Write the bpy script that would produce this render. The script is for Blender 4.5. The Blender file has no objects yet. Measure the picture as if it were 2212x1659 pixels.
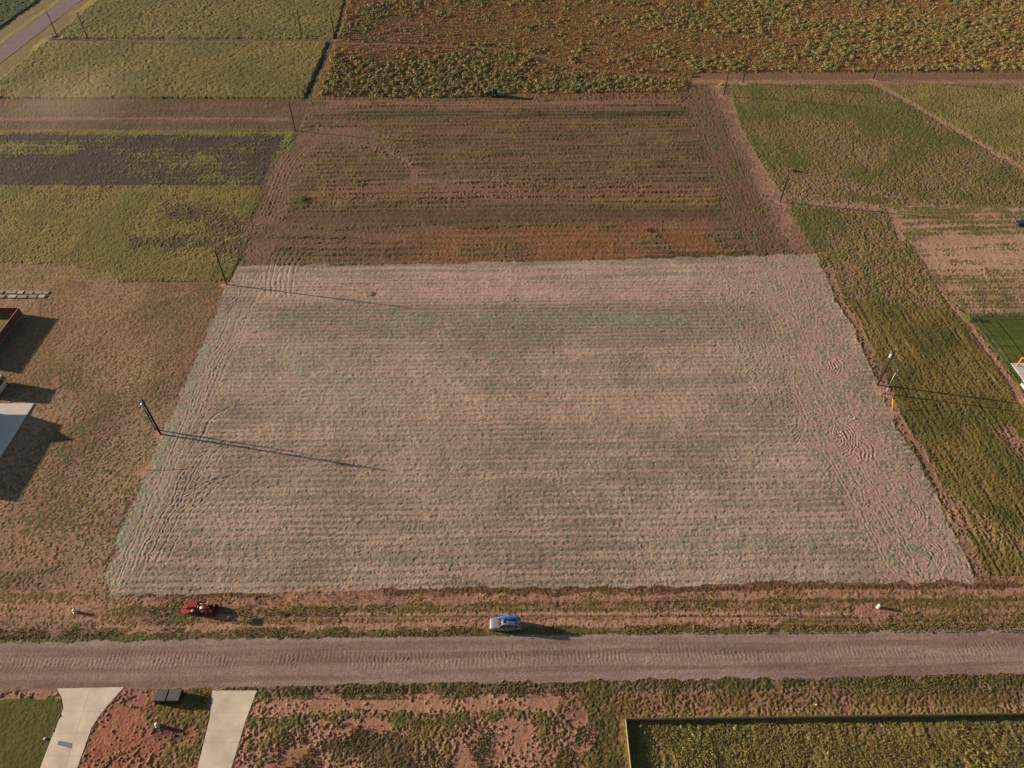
import bpy, math, random
import numpy as np
from mathutils import Vector, Matrix
R = math.radians
random.seed(7)
rng = np.random.default_rng(11)
scene = bpy.context.scene
col = scene.collection

# ------------------------------------------------------------ camera, sky, sun, exposure
CAM_H, FPX, PITCH = 106.0, 1534.0, R(45.2)
cam_d = bpy.data.cameras.new("camera")
cam_d.sensor_width = 36.0
cam_d.lens = 36.0 * FPX / 2212.0
cam_d.clip_start = 1.0
cam_d.clip_end = 20000.0
cam = bpy.data.objects.new("camera", cam_d)
col.objects.link(cam)
cam.location = (0, 0, CAM_H)
cam.rotation_euler = (math.pi / 2 - PITCH, 0, 0)
scene.camera = cam
scene.render.resolution_x, scene.render.resolution_y = 1024, 768

SUN_EL, SUN_AZ = R(12.2), R(168.8)          # azimuth of the sun as a world angle from +x
w = bpy.data.worlds.new("World"); scene.world = w; w.use_nodes = True
nt = w.node_tree
sky = nt.nodes.new('ShaderNodeTexSky'); sky.sky_type = 'NISHITA'; sky.sun_disc = False
sky.sun_elevation = SUN_EL
sky.sun_rotation = math.pi / 2 - SUN_AZ
sky.air_density = 1.0; sky.dust_density = 1.5
bg = nt.nodes['Background']; bg.inputs[1].default_value = 0.05
nt.links.new(sky.outputs[0], bg.inputs[0])
sl = bpy.data.lights.new("sun", 'SUN'); sl.energy = 5.0; sl.angle = R(0.5); sl.color = (1.0, 0.79, 0.57)
so = bpy.data.objects.new("sun", sl); col.objects.link(so)
sd = Vector((math.cos(SUN_AZ) * math.cos(SUN_EL), math.sin(SUN_AZ) * math.cos(SUN_EL), math.sin(SUN_EL)))
so.rotation_euler = sd.to_track_quat('Z', 'Y').to_euler()
so.location = (-60, 20, 120)
scene.view_settings.view_transform = 'Standard'
scene.view_settings.look = 'None'
scene.view_settings.exposure = 1.4
scene.view_settings.gamma = 1.0

# ------------------------------------------------------------ survey: photo point -> point on the flat ground
def G(x, y):
    u = (x - 1106) / FPX; v = (829.5 - y) / FPX
    dz = -math.sin(PITCH) + v * math.cos(PITCH)
    t = -CAM_H / dz
    return (u * t, (math.cos(PITCH) + v * math.sin(PITCH)) * t)
def GP(pts): return [G(*p) for p in pts]

# ------------------------------------------------------------ numpy noise
def _h(ix, iy, s):
    n = (ix.astype(np.int64) * 374761393 + iy.astype(np.int64) * 668265263 + s * 974711) & 0xffffffff
    n = ((n ^ (n >> 13)) * 1274126177) & 0xffffffff
    n = n ^ (n >> 16)
    return (n & 0xffff).astype(np.float32) / 65535.0
def noise(x, y, s=0):
    ix = np.floor(x); iy = np.floor(y)
    fx = (x - ix).astype(np.float32); fy = (y - iy).astype(np.float32)
    u = fx * fx * (3 - 2 * fx); v = fy * fy * (3 - 2 * fy)
    a = _h(ix, iy, s); b = _h(ix + 1, iy, s); c = _h(ix, iy + 1, s); d = _h(ix + 1, iy + 1, s)
    return ((a + (b - a) * u) * (1 - v) + (c + (d - c) * u) * v) * 2 - 1
def fbm(x, y, o, s=0):
    r = 0; a = 1.0; t = 0
    for i in range(o):
        c, q = math.cos(.6 * i), math.sin(.6 * i)
        r = r + a * noise((x * c - y * q) * 2 ** i, (x * q + y * c) * 2 ** i, s + 17 * i); t += a; a *= .55
    return r / t * 1.5
def sst(a, b, x):
    t = np.clip((x - a) / (b - a), 0, 1); return t * t * (3 - 2 * t)
def inpoly(P, X, Y):
    r = np.zeros(X.shape, bool); n = len(P)
    for i in range(n):
        x0, y0 = P[i]; x1, y1 = P[(i + 1) % n]
        if y0 == y1: continue
        c = ((y0 > Y) != (y1 > Y)) & (X < (x1 - x0) * (Y - y0) / (y1 - y0) + x0)
        r ^= c
    return r
def dpoly(P, X, Y):
    d = np.full(X.shape, 1e9, np.float32)
    for i in range(len(P) - 1):
        x0, y0 = P[i]; x1, y1 = P[i + 1]
        dx, dy = x1 - x0, y1 - y0; L = dx * dx + dy * dy
        t = np.clip(((X - x0) * dx + (Y - y0) * dy) / L, 0, 1)
        d = np.minimum(d, np.hypot(X - x0 - t * dx, Y - y0 - t * dy))
    return d
def lin(c):
    c = np.array(c, float) / 255
    return np.where(c <= .04045, c / 12.92, ((c + .055) / 1.055) ** 2.4)
KALB = 1.0
def C3(r, g, b): return (lin((r, g, b)) * KALB).astype(np.float32)

# ------------------------------------------------------------ object helpers
def tag(o, label=None, cat=None, group=None, kind=None):
    if label: o['label'] = label
    if cat: o['category'] = cat
    if group: o['group'] = group
    if kind: o['kind'] = kind
    return o
def empty(name, loc, rz=0, **k):
    o = bpy.data.objects.new(name, None); col.objects.link(o)
    o.location = (loc[0], loc[1], loc[2] if len(loc) > 2 else 0); o.rotation_euler = (0, 0, rz)
    o.empty_display_size = .3
    return tag(o, **k)
def copy_tree(o, parent=None):
    c = o.copy(); col.objects.link(c); c.parent = parent
    for ch in list(o.children): copy_tree(ch, c)
    return c
class MB:
    def __init__(s): s.v = []; s.f = []; s.sm = []
    def add(s, vs, fs, smooth=False):
        b = len(s.v); s.v += [tuple(v) for v in vs]; s.f += [tuple(b + i for i in f) for f in fs]; s.sm += [smooth] * len(fs); return s
    def hexa(s, p):   # p: 4 bottom ccw, 4 top ccw
        return s.add(p, [(3, 2, 1, 0), (4, 5, 6, 7), (0, 1, 5, 4), (1, 2, 6, 5), (2, 3, 7, 6), (3, 0, 4, 7)])
    def box(s, c, d, rz=0, top=1.0, ry=0):
        x, y, z = d[0] / 2, d[1] / 2, d[2] / 2
        p = [(-x, -y, -z), (x, -y, -z), (x, y, -z), (-x, y, -z)] + [(a * top, b * top, z) for a, b in ((-x, -y), (x, -y), (x, y), (-x, y))]
        M = Matrix.Translation(c) @ Matrix.Rotation(rz, 4, 'Z') @ Matrix.Rotation(ry, 4, 'Y')
        return s.hexa([M @ Vector(q) for q in p])
    def tube(s, a, b, r0, r1=None, n=8, smooth=True):
        r1 = r0 if r1 is None else r1
        a = Vector(a); b = Vector(b); q = (b - a).to_track_quat('Z', 'Y')
        vs = []
        for c, r in ((a, r0), (b, r1)):
            for i in range(n):
                t = 2 * math.pi * i / n
                vs.append(c + q @ Vector((math.cos(t) * r, math.sin(t) * r, 0)))
        s.add(vs, [(i, (i + 1) % n, n + (i + 1) % n, n + i) for i in range(n)], smooth)
        base = len(s.v) - 2 * n
        s.f += [tuple(base + i for i in reversed(range(n))), tuple(base + n + i for i in range(n))]; s.sm += [False, False]
        return s
    def path(s, pts, r, n=6):
        for a, b in zip(pts, pts[1:]): s.tube(a, b, r, n=n)
        return s
    def lathe(s, prof, c=(0, 0, 0), axis='Z', n=16, smooth=True):
        vs = []
        for (r, z) in prof:
            for i in range(n):
                t = 2 * math.pi * i / n; x, y = math.cos(t) * r, math.sin(t) * r
                p = (x, y, z) if axis == 'Z' else ((x, z, y) if axis == 'Y' else (z, x, y))
                vs.append((p[0] + c[0], p[1] + c[1], p[2] + c[2]))
        fs = []
        for k in range(len(prof) - 1):
            for i in range(n):
                j = (i + 1) % n; fs.append((k * n + i, k * n + j, (k + 1) * n + j, (k + 1) * n + i))
        fs.append(tuple(reversed(range(n)))); fs.append(tuple((len(prof) - 1) * n + i for i in range(n)))
        return s.add(vs, fs, smooth)
    def loft(s, secs, smooth=True):
        n = len(secs[0]); vs = [p for q in secs for p in q]; fs = []
        for k in range(len(secs) - 1):
            for i in range(n):
                j = (i + 1) % n; fs.append((k * n + i, k * n + j, (k + 1) * n + j, (k + 1) * n + i))
        fs.append(tuple(reversed(range(n)))); fs.append(tuple((len(secs) - 1) * n + i for i in range(n)))
        return s.add(vs, fs, smooth)
    def prism(s, poly, z0, z1):
        n = len(poly)
        return s.add([(x, y, z0) for x, y in poly] + [(x, y, z1) for x, y in poly],
                     [tuple(reversed(range(n))), tuple(range(n, 2 * n))] + [(i, (i + 1) % n, n + (i + 1) % n, n + i) for i in range(n)])
    def build(s, name, mat, parent=None, loc=None, bevel=0, **k):
        me = bpy.data.meshes.new(name); me.from_pydata(s.v, [], s.f)
        me.polygons.foreach_set('use_smooth', s.sm); me.materials.append(mat); me.update()
        import bmesh
        bm = bmesh.new(); bm.from_mesh(me); bmesh.ops.recalc_face_normals(bm, faces=bm.faces)
        if bevel: bmesh.ops.bevel(bm, geom=list(bm.edges), offset=bevel, segments=2, affect='EDGES', clamp_overlap=True)
        bm.to_mesh(me); bm.free()
        o = bpy.data.objects.new(name, me); col.objects.link(o); o.parent = parent
        if loc: o.location = loc
        return tag(o, **k)

def mat(name, rgb, rough=.7, metal=0.0, var=.15, scale=3.0, rgb2=None, bump=0.0, coat=0.0, spec=.5, stretch=None, albedo=None):
    m = bpy.data.materials.new(name); m.use_nodes = True; n = m.node_tree; b = n.nodes['Principled BSDF']
    base = lin(rgb) if albedo is None else np.array(albedo)
    tc = n.nodes.new('ShaderNodeTexCoord'); mp = n.nodes.new('ShaderNodeMapping'); n.links.new(tc.outputs['Object'], mp.inputs[0])
    if stretch: mp.inputs['Scale'].default_value = stretch
    ns = n.nodes.new('ShaderNodeTexNoise'); ns.inputs['Scale'].default_value = scale; ns.inputs['Detail'].default_value = 6
    n.links.new(mp.outputs[0], ns.inputs['Vector'])
    rp = n.nodes.new('ShaderNodeValToRGB'); rp.color_ramp.elements[0].position = .3; rp.color_ramp.elements[1].position = .7
    lo = base * (1 - var) if rgb2 is None else lin(rgb2); hi = base * (1 + var) if rgb2 is None else base
    rp.color_ramp.elements[0].color = (*np.clip(lo, 0, 1), 1); rp.color_ramp.elements[1].color = (*np.clip(hi, 0, 1), 1)
    n.links.new(ns.outputs[0], rp.inputs[0]); n.links.new(rp.outputs[0], b.inputs['Base Color'])
    b.inputs['Roughness'].default_value = rough; b.inputs['Metallic'].default_value = metal
    b.inputs['Specular IOR Level'].default_value = spec
    if coat: b.inputs['Coat Weight'].default_value = coat
    if bump:
        bp = n.nodes.new('ShaderNodeBump'); bp.inputs['Strength'].default_value = bump; bp.inputs['Distance'].default_value = .02
        n.links.new(ns.outputs[0], bp.inputs['Height']); n.links.new(bp.outputs[0], b.inputs['Normal'])
    return m

# ------------------------------------------------------------ GROUND (one sheet to the horizon)
FR = 6                                   # rows per photo step
ang = []
y = 27.5; rows = []
while y < 372:
    rows.append(y); D2 = y * y + CAM_H ** 2
    y += min(.62 * D2 / (CAM_H * FPX * .463), .62)
rows = np.array([-3000, -800, -300, -120, -60, -20, 0, 12, 20, 24] + rows + [378, 386, 400, 430, 480, 560, 700, 950, 1400, 2200, 4000, 9000], np.float32)
ud = np.linspace(-1.05, 1.05, 1520)
out = 1.05 + np.array([.01, .03, .06, .1, .16, .25, .4, .7, 1.2, 2.2, 4.5, 9, 20, 45])
us = np.concatenate([-out[::-1], ud, out]).astype(np.float32)
NR, NC = len(rows), len(us)
halfw = .721 * (.7046 * np.maximum(rows, 10) + 75.2)
Y2 = np.repeat(rows[:, None], NC, 1); X2 = us[None, :] * halfw[:, None]
X = X2.ravel().astype(np.float32); Y = Y2.ravel().astype(np.float32)
Y = Y + 0.0
a_ = R(.8); ca, sa = math.cos(a_), math.sin(a_)
XR = X * ca + Y * sa; YR = -X * sa + Y * ca
N = len(X)
n40 = fbm(X / 40, Y / 40, 3, 1); n12 = fbm(X / 12, Y / 12, 3, 2); n4 = fbm(X / 4, Y / 4, 3, 3)
n15 = fbm(X / 1.5, Y / 1.5, 2, 4); n05 = fbm(X / .55, Y / .55, 2, 5); n02 = noise(X / .23, Y / .23, 6)
stk = fbm(XR / 22, YR / 1.6, 3, 7)                      # streaks along the working direction
rowA = noise(XR / 9, YR / .7, 8); rowB = noise(XR / 2.6, YR / .45, 9)
wx = n4 * .4 + n15 * .3 + n05 * .15; wy = fbm(X / 4 + 50, Y / 4, 3, 10) * .4 + n02 * .1 + noise(X / 1.5, Y / 1.5 + 9, 11) * .35
Xw = X + wx; Yw = Y + wy
Xs = X + n15 * .25 + n05 * .12; Ys = Y + noise(X / 1.2, Y / 1.2 + 9, 12) * .25 + n05 * .12

SO = np.tile(C3(110, 88, 60), (N, 1)); VE = np.tile(C3(100, 100, 48), (N, 1))
CO = np.full(N, .8, np.float32); VH = np.full(N, .25, np.float32); RW = np.zeros(N, np.float32)
Z0 = np.zeros(N, np.float32); CL = np.full(N, .02, np.float32); SC = np.zeros(N, np.float32)
def put(m, so=None, ve=None, co=None, vh=None, rw=None, z=None, cl=None, sc=None):
    """m: mask (bool) or weight 0..1"""
    if m.dtype == bool: ii = np.nonzero(m)[0]; k = np.ones(len(ii), np.float32)
    else: ii = np.nonzero(m > .003)[0]; k = m[ii]
    def mixv(A, v):
        v = np.asarray(v, np.float32)
        if v.ndim and v.shape[0] == N: v = v[ii]
        A[ii] = A[ii] * (1 - k) + v * k
    for A, v in ((CO, co), (VH, vh), (RW, rw), (Z0, z), (CL, cl), (SC, sc)):
        if v is not None: mixv(A, v)
    for A, v in ((SO, so), (VE, ve)):
        if v is not None:
            v = np.asarray(v, np.float32)
            if v.ndim == 2: v = v[ii]
            A[ii] = A[ii] * (1 - k[:, None]) + v * k[:, None]
def reg(pts, warp=1, **k):
    P = GP(pts)
    m = inpoly(P, *((Xw, Yw) if warp == 1 else (Xs, Ys) if warp == 2 else (X, Y)))
    put(m, **k); return m
CLIP = None
def line(pts, wd, soft=.5, warp=1, raw=False, **k):
    P = pts if raw else GP(pts)
    xs = [p[0] for p in P]; ys = [p[1] for p in P]; m_ = wd + soft + 2
    ii = np.nonzero((X > min(xs) - m_) & (X < max(xs) + m_) & (Y > min(ys) - m_) & (Y < max(ys) + m_))[0]
    wgt = np.zeros(N, np.float32)
    if len(ii):
        A, B = (Xw, Yw) if warp == 1 else (Xs, Ys) if warp == 2 else (X + .12 * n4, Y + .12 * n4)
        d = dpoly(P, A[ii], B[ii]); wgt[ii] = 1 - sst(wd - soft, wd + soft, d)
    if CLIP is not None: wgt *= CLIP
    put(wgt, **k); return wgt
def mixc(a, b, t): return (np.asarray(a)[None, :] * (1 - t[:, None]) + np.asarray(b)[None, :] * t[:, None]).astype(np.float32)

# -- upper left green crop fields
gA = mixc(C3(126, 116, 50), C3(106, 102, 46), sst(-.5, .6, n12 + .4 * n4))
reg([(-900, -90), (760, -90), (735, 86), (-900, 86)], so=C3(92, 76, 46), ve=gA, co=.86 + .12 * n12, vh=.5, z=.25, sc=1)
reg([(-900, 86), (720, 90), (668, 213), (-900, 213)], so=C3(118, 92, 56), ve=gA, co=.80 + .18 * n12, vh=.35, z=.3, sc=1)
line([(100, 86), (400, 87), (735, 88), (760, 90)], 1.7, 1.0, so=C3(110, 80, 58), co=.35, vh=.15, z=0)
line([(765, -40), (735, 82)], 1.6, 1.0, so=C3(70, 62, 40), co=.3, vh=.1, z=0)
line([(717, 92), (668, 213)], 1.6, .7, so=C3(64, 58, 38), co=.3, vh=.1, z=0)  # gap at the crop edge, its cast shade put into the dark soil colour
# -- weed field
orange = mixc(C3(138, 100, 58), C3(120, 98, 54), sst(-.3, .5, n12 + .4 * n4))
reg([(765, -90), (3400, -90), (3400, 155), (1500, 160), (1480, 213), (790, 214), (672, 212), (722, 92)], so=C3(112, 72, 44), ve=orange, co=.72, vh=.3, z=.05, sc=0)
line([(730, 93), (1000, 100), (1120, 112), (1260, 150), (1480, 168)], 1.4, 1.0, so=C3(122, 80, 54), co=.3, vh=.15, z=0)
# -- asphalt road corner and its verges (top left)
ra, rb = G(-160, 205), G(330, -130)
ra = (G(0, 100), G(137, 0)); rc = (G(0, 138), G(177, 0))
def ext(p, q, s0, s1): return [(p[0] + (q[0] - p[0]) * s0, p[1] + (q[1] - p[1]) * s0), (p[0] + (q[0] - p[0]) * s1, p[1] + (q[1] - p[1]) * s1)]
e1_ = ext(*ra, -2, 4); e2_ = ext(*rc, -1.6, 3.2)
vl = ext(G(0, 60), G(85, 0), -3, 6); vr = ext(G(0, 172), G(212, 0), -2, 4)
put(inpoly([vl[0], vl[1], vr[1], vr[0]], Xw, Yw), so=C3(132, 104, 74), ve=C3(128, 118, 56), co=.5, vh=.08, z=0, sc=0)
far = inpoly([vl[0], vl[1], (vl[1][0] - 3000, vl[1][1]), (vl[0][0] - 3000, vl[0][1])], Xw, Yw)
put(far, so=C3(70, 62, 40), ve=C3(66, 84, 46), co=.85, vh=.6, z=.2, sc=1)
line(ext(G(0, 92), G(128, 0), -1, 2), 1.1, .6, raw=True, ve=C3(150, 150, 48), co=.95, vh=.1)
line([(72, 108), (104, 80)], 1.0, .7, ve=C3(168, 158, 40), co=1.0, vh=.12)
line([(160, 30), (190, 10), (215, -15)], 1.2, .7, ve=C3(168, 152, 50), co=1.0, vh=.12)
# -- tilled brown strip
reg([(-900, 213), (640, 213), (700, 216), (690, 280), (648, 285), (-900, 279)], 2, so=mixc(C3(112, 80, 60), C3(96, 74, 54), sst(-.4, .4, stk)), ve=C3(104, 92, 54), co=.42 + .15 * stk, vh=.1, rw=.7, z=0, sc=0, cl=.04)
line([(-500, 256), (150, 256), (620, 257)], 1.0, .8, so=C3(138, 98, 76), co=.1)
# -- dark field
DK = reg([(-900, 279), (640, 284), (622, 330), (600, 370), (562, 408), (-900, 401)], so=C3(72, 53, 50), ve=mixc(C3(104, 112, 52), C3(124, 124, 54), sst(-.3, .5, n12)), co=.27 + .22 * n12 + .1 * n40, vh=.2, rw=.35, z=0, sc=0, cl=.03)
line([(-600, 283), (100, 284), (400, 287), (630, 288)], 1.8, 1.6, ve=C3(122, 118, 52), co=.8)
line([(632, 292), (615, 340), (585, 400)], 2.2, 1.6, ve=C3(116, 128, 50), co=.9, vh=.35)
line([(300, 372), (420, 368), (560, 378)], 2.5, 2, ve=C3(104, 106, 50), co=.48)
line([(-300, 330), (0, 320), (150, 322)], 4.0, 3, ve=C3(128, 120, 54), co=.62)
# -- yellow green field
reg([(-900, 401), (580, 401), (560, 440), (545, 466), (556, 492), (530, 540), (513, 572), (492, 608), (-900, 608)], so=C3(92, 70, 54), ve=mixc(C3(134, 120, 50), C3(112, 106, 46), sst(-.5, .7, n12 + .4 * stk + .3 * n4)), co=.80 + .22 * n12 + .1 * stk, vh=.22, z=.05, rw=.15, sc=0)
line([(380, 455), (470, 470), (520, 505)], 4.5, 4, so=C3(78, 58, 52), co=.45)
line([(300, 525), (430, 520), (520, 545)], 3.0, 2.5, so=C3(84, 64, 54), co=.5)
reg([(-900, 572), (120, 568), (230, 590), (260, 612), (-900, 612)], so=C3(150, 112, 78), ve=C3(120, 104, 54), co=.45 + .2 * n4, vh=.1, z=0)
# -- left dry lot
LD = reg([(-900, 609), (545, 609), (420, 938), (330, 1250), (262, 1300), (280, 1400), (-900, 1400)], 2,
    so=mixc(C3(156, 118, 88), C3(148, 104, 78), sst(-.3, .4, n12)), ve=mixc(C3(128, 100, 66), C3(100, 92, 50), sst(-.5, .9, n40 + .5 * n12 + .5 * fbm((X * .94 - Y * .34) / 1.5, (X * .34 + Y * .94) / 16, 2, 64) + (Xs + 85) / 45)), co=.50 + .16 * n12 + .12 * n4, vh=.09, z=0, rw=0, sc=3, cl=.015)
reg([(-900, 1150), (180, 1150), (120, 1225), (0, 1235), (-900, 1240)], so=C3(160, 116, 84), co=.45 + .2 * n4)
reg([(-900, 1275), (130, 1270), (225, 1290), (260, 1340), (-900, 1350)], so=C3(170, 120, 92), ve=C3(120, 98, 58), co=.42 + .2 * stk, rw=.3)
put((X < G(49.6, 679)[0]) & (Y < G(49.6, 679)[1]) & (Y > 108), ve=mixc(C3(138, 128, 48), C3(112, 112, 42), sst(-.3, .4, n4)), so=C3(110, 100, 48), co=.95, vh=.03)
# -- middle mown field (north of the lot)
MID = reg([(672, 213), (1482, 213), (1500, 172), (1572, 176), (1612, 330), (1690, 440), (1764, 549), (1775, 600), (505, 590), (548, 490), (545, 466), (602, 370), (648, 286)],
    so=mixc(C3(116, 86, 60), C3(98, 74, 52), sst(-.3, .4, stk)), ve=mixc(C3(104, 90, 52), C3(120, 102, 60), sst(-.4, .4, n12)), co=.50 + .24 * stk + .14 * n12, vh=.32 + .18 * stk + .12 * n12, rw=.85, z=0, sc=0, cl=.03)
line([(720, 222), (1000, 226), (1480, 222)], 3.0, 2.2, so=C3(134, 92, 64), ve=C3(116, 92, 56), co=.35)
line([(760, 245), (1200, 248), (1540, 246)], 3.5, 2, ve=C3(80, 74, 38), co=.62)
line([(780, 395), (1050, 392), (1180, 397)], 1.3, 1, so=C3(136, 98, 72), co=.25)
line([(700, 415), (1560, 418)], 5, 3, so=C3(128, 88, 62), ve=C3(120, 100, 56), co=.42)
line([(1300, 436), (1560, 438)], 3, 2, ve=C3(130, 110, 56), co=.55)
line([(650, 470), (1580, 462)], 3.4, 2.4, so=C3(106, 76, 58), ve=C3(98, 82, 50), co=.42, vh=.15)
P_ = GP([(560, 522), (1000, 496), (1532, 473), (1552, 552), (1560, 590), (560, 590)])
orw = inpoly(P_, Xw, Yw) * sst(-46, -12, X + 4 * n4) * (1 - .75 * sst(.1, .6, n12))
put(orw.astype(np.float32), so=C3(140, 90, 64), ve=mixc(C3(136, 94, 58), C3(116, 88, 52), sst(-.2, .5, n4)), co=.60, vh=.2, rw=.75)
line([(1400, 555), (1545, 552)], 1.5, 1.2, ve=C3(90, 72, 38), co=.8)
# bare turning strip on the left side of the middle field
line([(556, 590), (556, 520), (572, 470), (596, 410), (622, 345), (660, 300), (720, 288), (780, 283)], 4.2, 1.8, so=mixc(C3(130, 92, 72), C3(112, 82, 62), sst(-.4, .4, n4)), co=.25 + .2 * n4, rw=0, cl=.03, vh=.12)
line([(676, 270), (740, 295), (800, 318), (858, 338), (888, 360), (897, 388)], 1.0, .9, so=C3(134, 96, 72), co=.2, rw=0)
line([(640, 430), (655, 437)], 2.2, 1.5, ve=C3(104, 100, 44), co=.9, vh=.5)
# bare strip along the right hand pole line
RB = line([(1515, 176), (1560, 215), (1592, 290), (1635, 370), (1672, 440), (1700, 510), (1738, 570)], 4.0, 2.0, so=mixc(C3(158, 116, 88), C3(138, 98, 76), sst(-.3, .4, n4)), co=.18 + .15 * n4, rw=0, vh=.1)
line([(1495, 180), (1530, 260), (1580, 380), (1620, 470), (1670, 560)], 6.0, 2.5, so=C3(124, 86, 64), ve=C3(94, 90, 46), co=.42 + .2 * n4, rw=0, vh=.13)
line([(1590, 350), (1600, 360), (1590, 372)], 2.5, 1.2, ve=C3(92, 96, 44), co=.7)
# -- right green fields
ns_ = fbm(XR / 1.3, YR / 20, 3, 62)
gR = mixc(C3(124, 112, 52), C3(98, 100, 44), sst(-.6, .7, n12 + .5 * ns_))
reg([(1572, 182), (3400, 182), (3400, 442), (1900, 442), (1950, 500), (2055, 668), (1800, 640), (1764, 549), (1700, 440), (1640, 350), (1598, 270)], so=C3(136, 104, 72), ve=gR, co=.66 + .2 * n12 + .1 * n40 + .2 * ns_, vh=.24, z=0, rw=.1, sc=0)
reg([(1890, 182), (3400, 182), (3400, 600), (2212, 368), (2000, 245)], ve=mixc(C3(142, 126, 66), C3(122, 116, 54), sst(-.4, .5, n12)), co=.72 + .15 * n12)
reg([(1480, 158), (3400, 152), (3400, 182), (1490, 182)], so=C3(128, 92, 66), ve=C3(120, 94, 58), co=.38, vh=.08, rw=.4, z=0, sc=0)
line([(1500, 176), (1700, 177), (2000, 177), (2400, 176)], 1.6, 1.2, so=C3(156, 112, 84), co=.2)
line([(1886, 180), (1940, 207), (2000, 243), (2100, 300), (2212, 368), (2400, 490)], 1.3, .9, so=C3(160, 118, 90), co=.12)
line([(1700, 430), (1800, 390), (1905, 420), (2000, 440)], 3.5, 3, so=C3(150, 112, 84), co=.45)
line([(1760, 440), (1905, 447), (2212, 458)], 2.0, 1.8, so=C3(160, 120, 92), co=.25)
# -- sandy ground on the right
reg([(1900, 442), (3400, 448), (3400, 684), (2085, 676), (2040, 640), (1950, 500)], so=mixc(C3(176, 132, 104), C3(158, 116, 90), sst(-.3, .4, n4)), ve=C3(112, 106, 56), co=.46 + .25 * n12 + .3 * stk + .15 * n4, vh=.16, rw=.5, z=0)
line([(2060, 560), (2160, 545), (2300, 560)], 7, 6, so=C3(182, 138, 110), co=.24 + .25 * n4 + .25 * stk)
line([(1925, 460), (1960, 548), (2035, 640), (2085, 695), (2140, 768), (2205, 862), (2330, 1040)], 1.1, .8, so=C3(168, 116, 92), co=.08)
# -- right olive field
gO = mixc(C3(122, 106, 46), C3(92, 90, 38), sst(-.5, .7, n12 + .5 * n4))
reg([(1800, 640), (2055, 668), (2085, 700), (2140, 775), (2205, 872), (2330, 1055), (3400, 2000), (2500, 1268), (2060, 1262), (1970, 1050), (1880, 915), (1760, 640)], so=C3(124, 90, 58), ve=gO, co=.84 + .14 * n12, vh=.24, z=0, rw=0, sc=4)
reg([(1720, 549), (1960, 520), (2055, 668), (1770, 640)], so=C3(150, 108, 80), co=.62 + .25 * n12)
line([(2050, 1090), (2140, 1150), (2212, 1185)], 3, 2.5, so=C3(150, 108, 78), ve=C3(130, 112, 56), co=.55)
line([(2180, 940), (2230, 985)], 2, 2, so=C3(160, 116, 88), co=.4)
# -- yard lawn
LAWN = reg([(2097, 684), (3400, 684), (3400, 1000), (2202, 829)], 0, so=C3(86, 92, 34), ve=mixc(C3(100, 108, 30), C3(84, 96, 26), sst(-.4, .4, stk)), co=1.0, vh=.03, z=0, rw=0, sc=5, cl=.0)
line([(2092, 684), (2130, 730), (2200, 832)], .6, .4, ve=C3(118, 120, 44), co=.95, vh=.15)
line([(1786, 575), (1812, 640), (1852, 702), (1908, 830), (1944, 912), (1992, 985), (2076, 1150), (2120, 1262)], 1.0, .7, so=C3(152, 108, 84), co=.25)
# -- THE LOT: mown stubble in rows, colour paled to imitate a translucent highlight
lotP = [(513, 574), (850, 572), (1100, 566), (1500, 556), (1764, 549), (1800, 640), (1838, 700), (1895, 830), (1930, 915), (1975, 985), (2060, 1150), (2104, 1259), (1690, 1258), (1400, 1266), (1000, 1270), (600, 1279), (238, 1290), (232, 1250), (262, 1140), (300, 1060), (345, 945), (430, 760), (490, 615)]
lsoil = mixc(C3(172, 144, 124), C3(156, 131, 114), sst(-.4, .4, stk + .3 * n12))
lveg = mixc(C3(152, 140, 118), C3(136, 126, 106), sst(-.3, .5, n12 + .3 * n15))
LOT = reg(lotP, 1, so=lsoil, ve=lveg, co=.50 + .12 * stk + .1 * n12, vh=.115, rw=.85, z=0, sc=0, cl=.018)
def lline(*a, **k):
    w_ = line(*a, so=None, co=None, **{}) if False else None
CLIP = LOT.astype(np.float32)
line([(560, 600), (1000, 596), (1740, 585)], 3.5, 2.5, so=C3(178, 146, 128), ve=C3(156, 138, 118), co=.45)
line([(600, 635), (1100, 640), (1640, 632)], 4.5, 2.5, so=C3(176, 143, 126), ve=C3(158, 136, 118), co=.36)
line([(640, 690), (1200, 690), (1640, 688)], 6.0, 3, so=C3(158, 130, 114), ve=C3(124, 124, 100), co=.52)
line([(780, 695), (1000, 692), (1500, 690)], 1.6, 1.2, ve=C3(134, 136, 108), co=.6)
line([(900, 880), (1250, 872), (1500, 880)], 4.0, 3, so=C3(180, 144, 122), ve=C3(160, 144, 118), co=.48)
line([(1300, 900), (1460, 905), (1515, 860)], 4.0, 3.5, ve=C3(162, 146, 120), co=.52)
line([(640, 760), (720, 820), (800, 850)], 5.0, 4, ve=C3(150, 147, 116), co=.58)
line([(370, 780), (450, 650), (500, 600)], 2.5, 1.6, ve=C3(140, 142, 110), co=.58, rw=.4)
line([(250, 1240), (330, 1050), (420, 830), (490, 690)], 3.0, 1.8, so=C3(170, 144, 128), ve=C3(142, 142, 112), co=.55, rw=.2, vh=.07)
# headland down the right side of the lot
line([(1690, 575), (1735, 700), (1790, 850), (1850, 980), (1930, 1110), (2020, 1250)], 8.0, 3, so=C3(176, 140, 122), ve=C3(130, 128, 100), co=.42 + .18 * n4, rw=.0, vh=.07)
line([(1560, 585), (1600, 700), (1660, 850)], 5.0, 3, rw=.25, co=.45)
CLIP = None
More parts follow.
